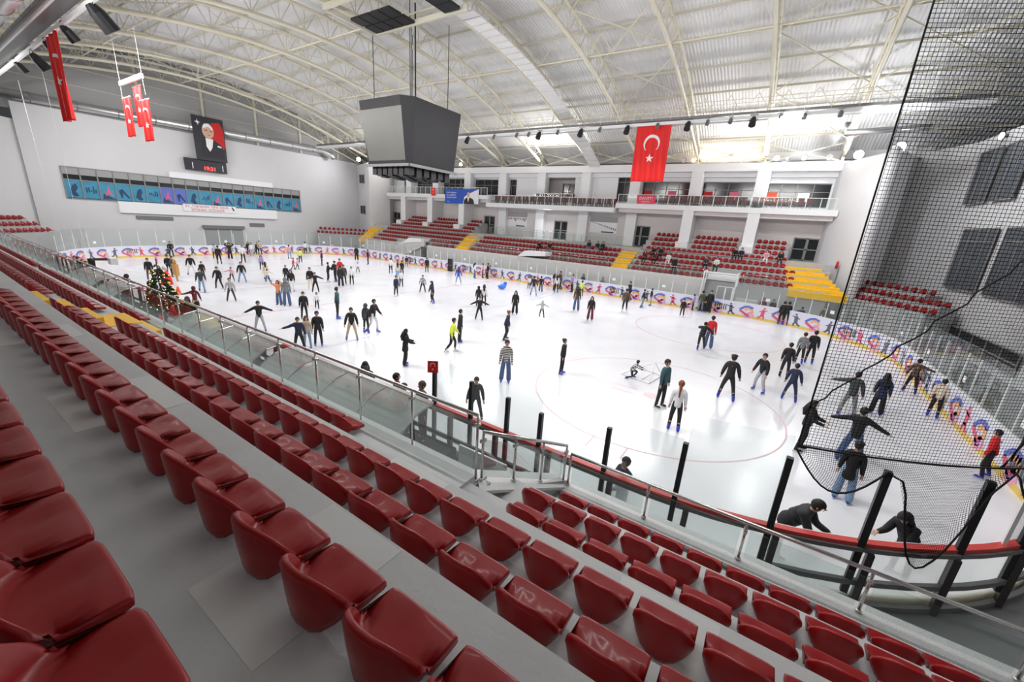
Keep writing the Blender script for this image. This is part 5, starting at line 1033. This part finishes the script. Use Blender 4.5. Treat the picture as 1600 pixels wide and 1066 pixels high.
for x,l in ((8.9,'dark clothed person standing in the corridor behind far glass'),(11.0,'grey clothed person standing in the corridor behind far glass')): person(x,16.3,1.65,180,'s','kkk' if x<10 else 'ggk','kh','',l,skates=False)
person(29.0,16.6,1.6,180,'s','vyk','ks','','person in olive and yellow behind the glass below yellow stairs',skates=False)
person(24.9,16.3,1.7,180,'s','mkk','ks','','person in dark maroon behind the glass right of the gate',skates=False); person(25.6,16.3,1.7,180,'s','kkk','ks','','person in black behind the glass right of the gate',skates=False)
# ---------------------------------------------------------------- props
t=thing('small_goal','small white tube goal frame lying on the ice by the crouching child','goal',(21.2,-4.8,0)); mb=MB(); A=[(-.8,-.6,.04),(.5,-.9,.04),(.7,.5,.04),(-.5,.9,.04)]; 
for a,b in zip(A,A[1:]+A[:1]): mb.tube([a,b],.025,6)
mb.tube([A[1],(.45,-.1,.75),A[2]],.025,6).tube([A[0],(.45,-.1,.75),A[3]],.025,6).tube([(.1,-.82,.04),(.3,.7,.04)],.02,6); mb.build('frame','white_plastic',t)
t=thing('traffic_cone','orange and white traffic cone beside the maroon hoodie skater','cone',(-5.6,-12.9,0)); MB().tube([(0,0,.05),(0,0,1.0)],[.26,.05],14).build('cone','orange',t,smooth=True); MB().box((-.32,-.32,0),(.32,.32,.05)).build('base','orange',t); MB().tube([(0,0,.2),(0,0,.5)],[.228,.165],14).build('white_band','white_plastic',t)
t=thing('skating_aid','blue plastic seal shaped skating aid on ice near far boards','skating aid',(3.7,9.3,0)); MB().ell((0,0,.28),(.28,.55,.25),12,8).ell((0,.45,.52),(.17,.2,.2),10,7).tube([(0,-.4,.2),(0,-.75,.4)],[.15,.05],8).build('body','blue_plastic',t,smooth=True); MB().tube([(-.3,.3,.7),(.3,.3,.7)],.025,6).build('handle','white_plastic',t)
t=thing('penalty_gate','open black gate leaf in the far boards','gate',(-7.9,14.75,0)); MB().box((-.35,-.05,0),(.35,.02,1.5)).build('leaf','black',t); MB().beam((-.35,-.06,.75),(.35,-.06,.75),.05,.05).build('bar','grey_metal',t)
# christmas tree
tx,ty=2.3,-15.9
t=thing('christmas_tree','decorated christmas tree with gold baubles and lights behind the near boards','christmas tree',(tx,ty,.45)); MB().tube([(0,0,0),(0,0,3.0)],[.07,.02],8).build('trunk','bark',t)
random.seed(11); fo=MB(); ba=MB(); fa=MB()
for k in range(420):
    z=.35+2.6*(1-math.sqrt(R())*.98)*1.0; rr_=(.85*(1-(z-.35)/2.75)+.05)*(.55+.45*R()); a=R()*2*PI; p=Vector((rr_*math.cos(a),rr_*math.sin(a),z)); d_=Vector((math.cos(a),math.sin(a),-.25)).normalized()*.16; s_=d_.cross(Vector((0,0,1))).normalized()*.06
    fo.quad(p-d_,p+s_,p+d_,p-s_); fo.quad(p-d_+Vector((0,0,.03)),p+Vector((0,0,.07)),p+d_,p-Vector((0,0,.05)))
    if k%9==0: ba.ell(p+d_*.5,(.05,.05,.05),8,6)
    if k%5==0: fa.ell(p+d_*.7,(.018,.018,.018),6,4)
fo.build('foliage','tree_green',t); ba.build('bauble','bauble',t,smooth=True); fa.build('fairy_light','fairy',t); MB().slab([(.0+.16*(1 if k%2==0 else .42)*math.sin(PI*k/5),0,3.1+.16*(1 if k%2==0 else .42)*math.cos(PI*k/5)) for k in range(10)],(0,.03,0)).build('star','sw_red',t)
def figure(label,x,y,h,mc,hatc,name):
    t=thing(name,label,'decoration',(x,y,.0),scale=h); MB().tube([(0,0,0),(0,0,.35),(0,0,.62)],[.24,.2,.1],12).build('robe',mc,t,smooth=True); MB().ell((0,0,.70),(.1,.1,.11),10,8).build('head','skin',t,smooth=True); MB().tube([(0,0,.75),(0,0,1.0)],[.11,.01],10).build('pointed_hat',hatc,t,smooth=True); MB().ell((0,-.05,.63),(.1,.09,.12),8,6).build('beard','paper',t,smooth=True)
figure('large red holiday figure standing behind the christmas tree',-12.9,-11.3,1.6,'flag_red','flag_white','holiday_figure'); figure('white and red gnome figure right of the christmas tree',3.6,-16.0,1.75,'flag_white','flag_red','gnome_figure'); figure('small red hatted gnome figure below the red one',3.0,-16.3,1.3,'flag_red','flag_red','gnome_figure')
t=thing('gift_figure','golden brown cardboard figure held beside the large red one','decoration',(-14.0,-10.3,0)); MB().box((-.4,-.1,.5),(.4,.1,1.35)).ell((0,0,1.5),(.3,.1,.25),10,6).box((-.05,-.05,0),(.05,.05,.5)).build('body','gold_card',t)
t=thing('boom_pole','black pole with horizontal arm and camera behind the near boards','pole',(-10.1,-15.6,0)); MB().beam((0,0,0),(0,0,2.35),.28,.25).beam((0,0,2.3),(4.3,0,2.75),.14,.14).build('pole','black',t); MB().box((4.3,-.15,2.5),(4.8,.15,2.85)).build('camera_head','white_plastic',t)
# player bench shelters of curved acrylic
for i,(x0,x1) in enumerate(((-9,-4.2),(-3.4,-.6),(6.2,12.5),(13,19.1))):
    t=thing('bench_shelter','curved clear bench shelter behind near boards, '+nth(i+1)+' from the left','shelter')
    arc=[(-17.45+1.5*(1-math.cos(a)),.25+1.72*math.sin(a)) for a in (0,PI/10,PI/5,PI*.3,PI*.4,PI/2)]
    mb=MB(); mb.v=[(x,y,z) for x in (x0,x1) for y,z in arc]; m_=len(arc); mb.f=[(k,k+1,m_+k+1,m_+k) for k in range(m_-1)]; o=mb.build('acrylic_shell','acrylic',t,smooth=True); so=o.modifiers.new('s','SOLIDIFY'); so.thickness=.012
    k=x0
    while k<=x1+.01: MB().tube([(k,y,z) for y,z in arc],.03,6).build('rib','steel',t); k+=(x1-x0)/4
    MB().beam((x0,arc[-1][0],arc[-1][1]),(x1,arc[-1][0],arc[-1][1]),.12,.06).build('top_edge','duct',t); MB().box((x0+.1,-16.9,.22),(x1-.1,-16.5,.65)).build('bench','white_plastic',t)
rb=MB(); rb.box((19.2,-18.0,-.03),(34.5,-15.15,.02)); struct(rb,'floor','rubber','black rubber matting in the corridor outside the near boards')
t=tag(MB().box((20.0,-16.0,.0),(21.3,-15.95,1.25)).build('notice_board','board_back'),'white panel standing in the corridor behind the near boards','panel')
# fire extinguisher, cameras
t=thing('fire_extinguisher','red fire extinguisher on the white wall by the right yellow stairs','fire extinguisher',(29.35,20.9,4.3)); MB().tube([(0,0,0),(0,0,.5),(0,0,.58)],[.1,.1,.04],12).build('cylinder','extinguisher',t,smooth=True); MB().box((-.02,-.05,.58),(.02,.08,.64)).build('valve','black',t)
# ---------------------------------------------------------------- safety net
def netpts(off,s0,s1,step): 
    n=int((s1-s0)/step); return [at(s0+(s1-s0)*k/n,off)[:2]+((s1-s0)*k/n,) for k in range(n+1)]
NS0=S_NE+2.39
def netsheet(name,label,pts,zb,zt_,m='net'):
    mb=MB(); uv=[]
    H_=24; N=len(pts)
    for j in range(H_+1):
        for i,(x,y,s) in enumerate(pts):
            a,b=zb(s),zt_; z=a+(b-a)*j/H_; sag=.10*math.sin(s*1.3+z*.35)*math.sin(PI*j/H_); dx,dy=at(NS0+s)[2:]; mb.v.append((x+dx*sag,y+dy*sag,z)); uv.append((s,z))
    mb.f=[(j*N+i,j*N+i+1,(j+1)*N+i+1,(j+1)*N+i) for j in range(H_) for i in range(N-1)]
    return tag(mb.build(name,m,uv=uv),label,'net')
pts=netpts(.22,NS0,NS0+29,.5)
net=netsheet('safety_net','black mesh safety net curving around the right end of the rink',pts,lambda s:3.0,16.6)
pts2=netpts(.18,NS0,NS0+8.6,.25)
netsheet('net_hem','gathered lower hem of black net drooping between the glass posts',pts2,lambda s:2.95-.75*abs(math.sin(PI*min(s,8.4)/(1.45 if s<1.4 else 1.65)))*(.9 if s<1.5 else 1.05)-(1.2 if 1.5<s<3.0 else 0)*math.sin(PI*(s-1.5)/1.5 if 1.5<s<3 else 0)-.02,3.05,'net_fine')
def rope(label,pts,r): return tag(MB().tube(pts,r,6).build('net_rope','net_rope',smooth=True),label,'rope')
rope('thick black border rope along the top of near glass holding the net',[(x,y,3.02) for x,y,s in netpts(.22,NS0,NS0+12,.5)],.014)
def sagrope(a,b,n=14,sag=.15,wob=.03): a,b=Vector(a),Vector(b); return [tuple(a+(b-a)*k/n+Vector((wob*math.sin(k*2.1),wob*math.cos(k*1.7),-sag*math.sin(PI*k/n)))) for k in range(n+1)]
rope('slack black rope crossing the netting diagonally from the right edge',sagrope((26.12,-14.62,3.72),(27.95,-14.0,6.25),18,.05),.011)
rope('second black rope hanging down the net near the right edge',sagrope((28.75,-13.4,3.0),(29.3,-12.95,6.6),8,.02),.02)
rope('vertical edge rope of the net at its left side',[(at(NS0,.22)[0],at(NS0,.22)[1],z) for z in (3.0,8,13,16.6)],.012)
hm=netpts(.19,NS0,NS0+8.6,.12)
rope('heavy black hem rope drooping below the gathered net',[(x,y,2.95-.75*abs(math.sin(PI*min(s,8.4)/(1.45 if s<1.4 else 1.65)))*(.9 if s<1.5 else 1.05)-(1.2*math.sin(PI*(s-1.5)/1.5) if 1.5<s<3 else 0)) for x,y,s in hm],.016)
for i,(a,b) in enumerate((((14.2,15,14.9),(23.9,24.9,13.2)),((-20,-14,14.4),(-24,-13.2,2.4)),((-28,-14,14.4),(-32,-13.2,2.4)))): tag(MB().tube(sagrope(a,b,10,.3,0),.012,5).build('thin_wire','white_plastic'),('thin white wire from big flag to far wall','thin pale wire hanging left of the small flags','thin pale wire at far left of the hall')[i],'wire')
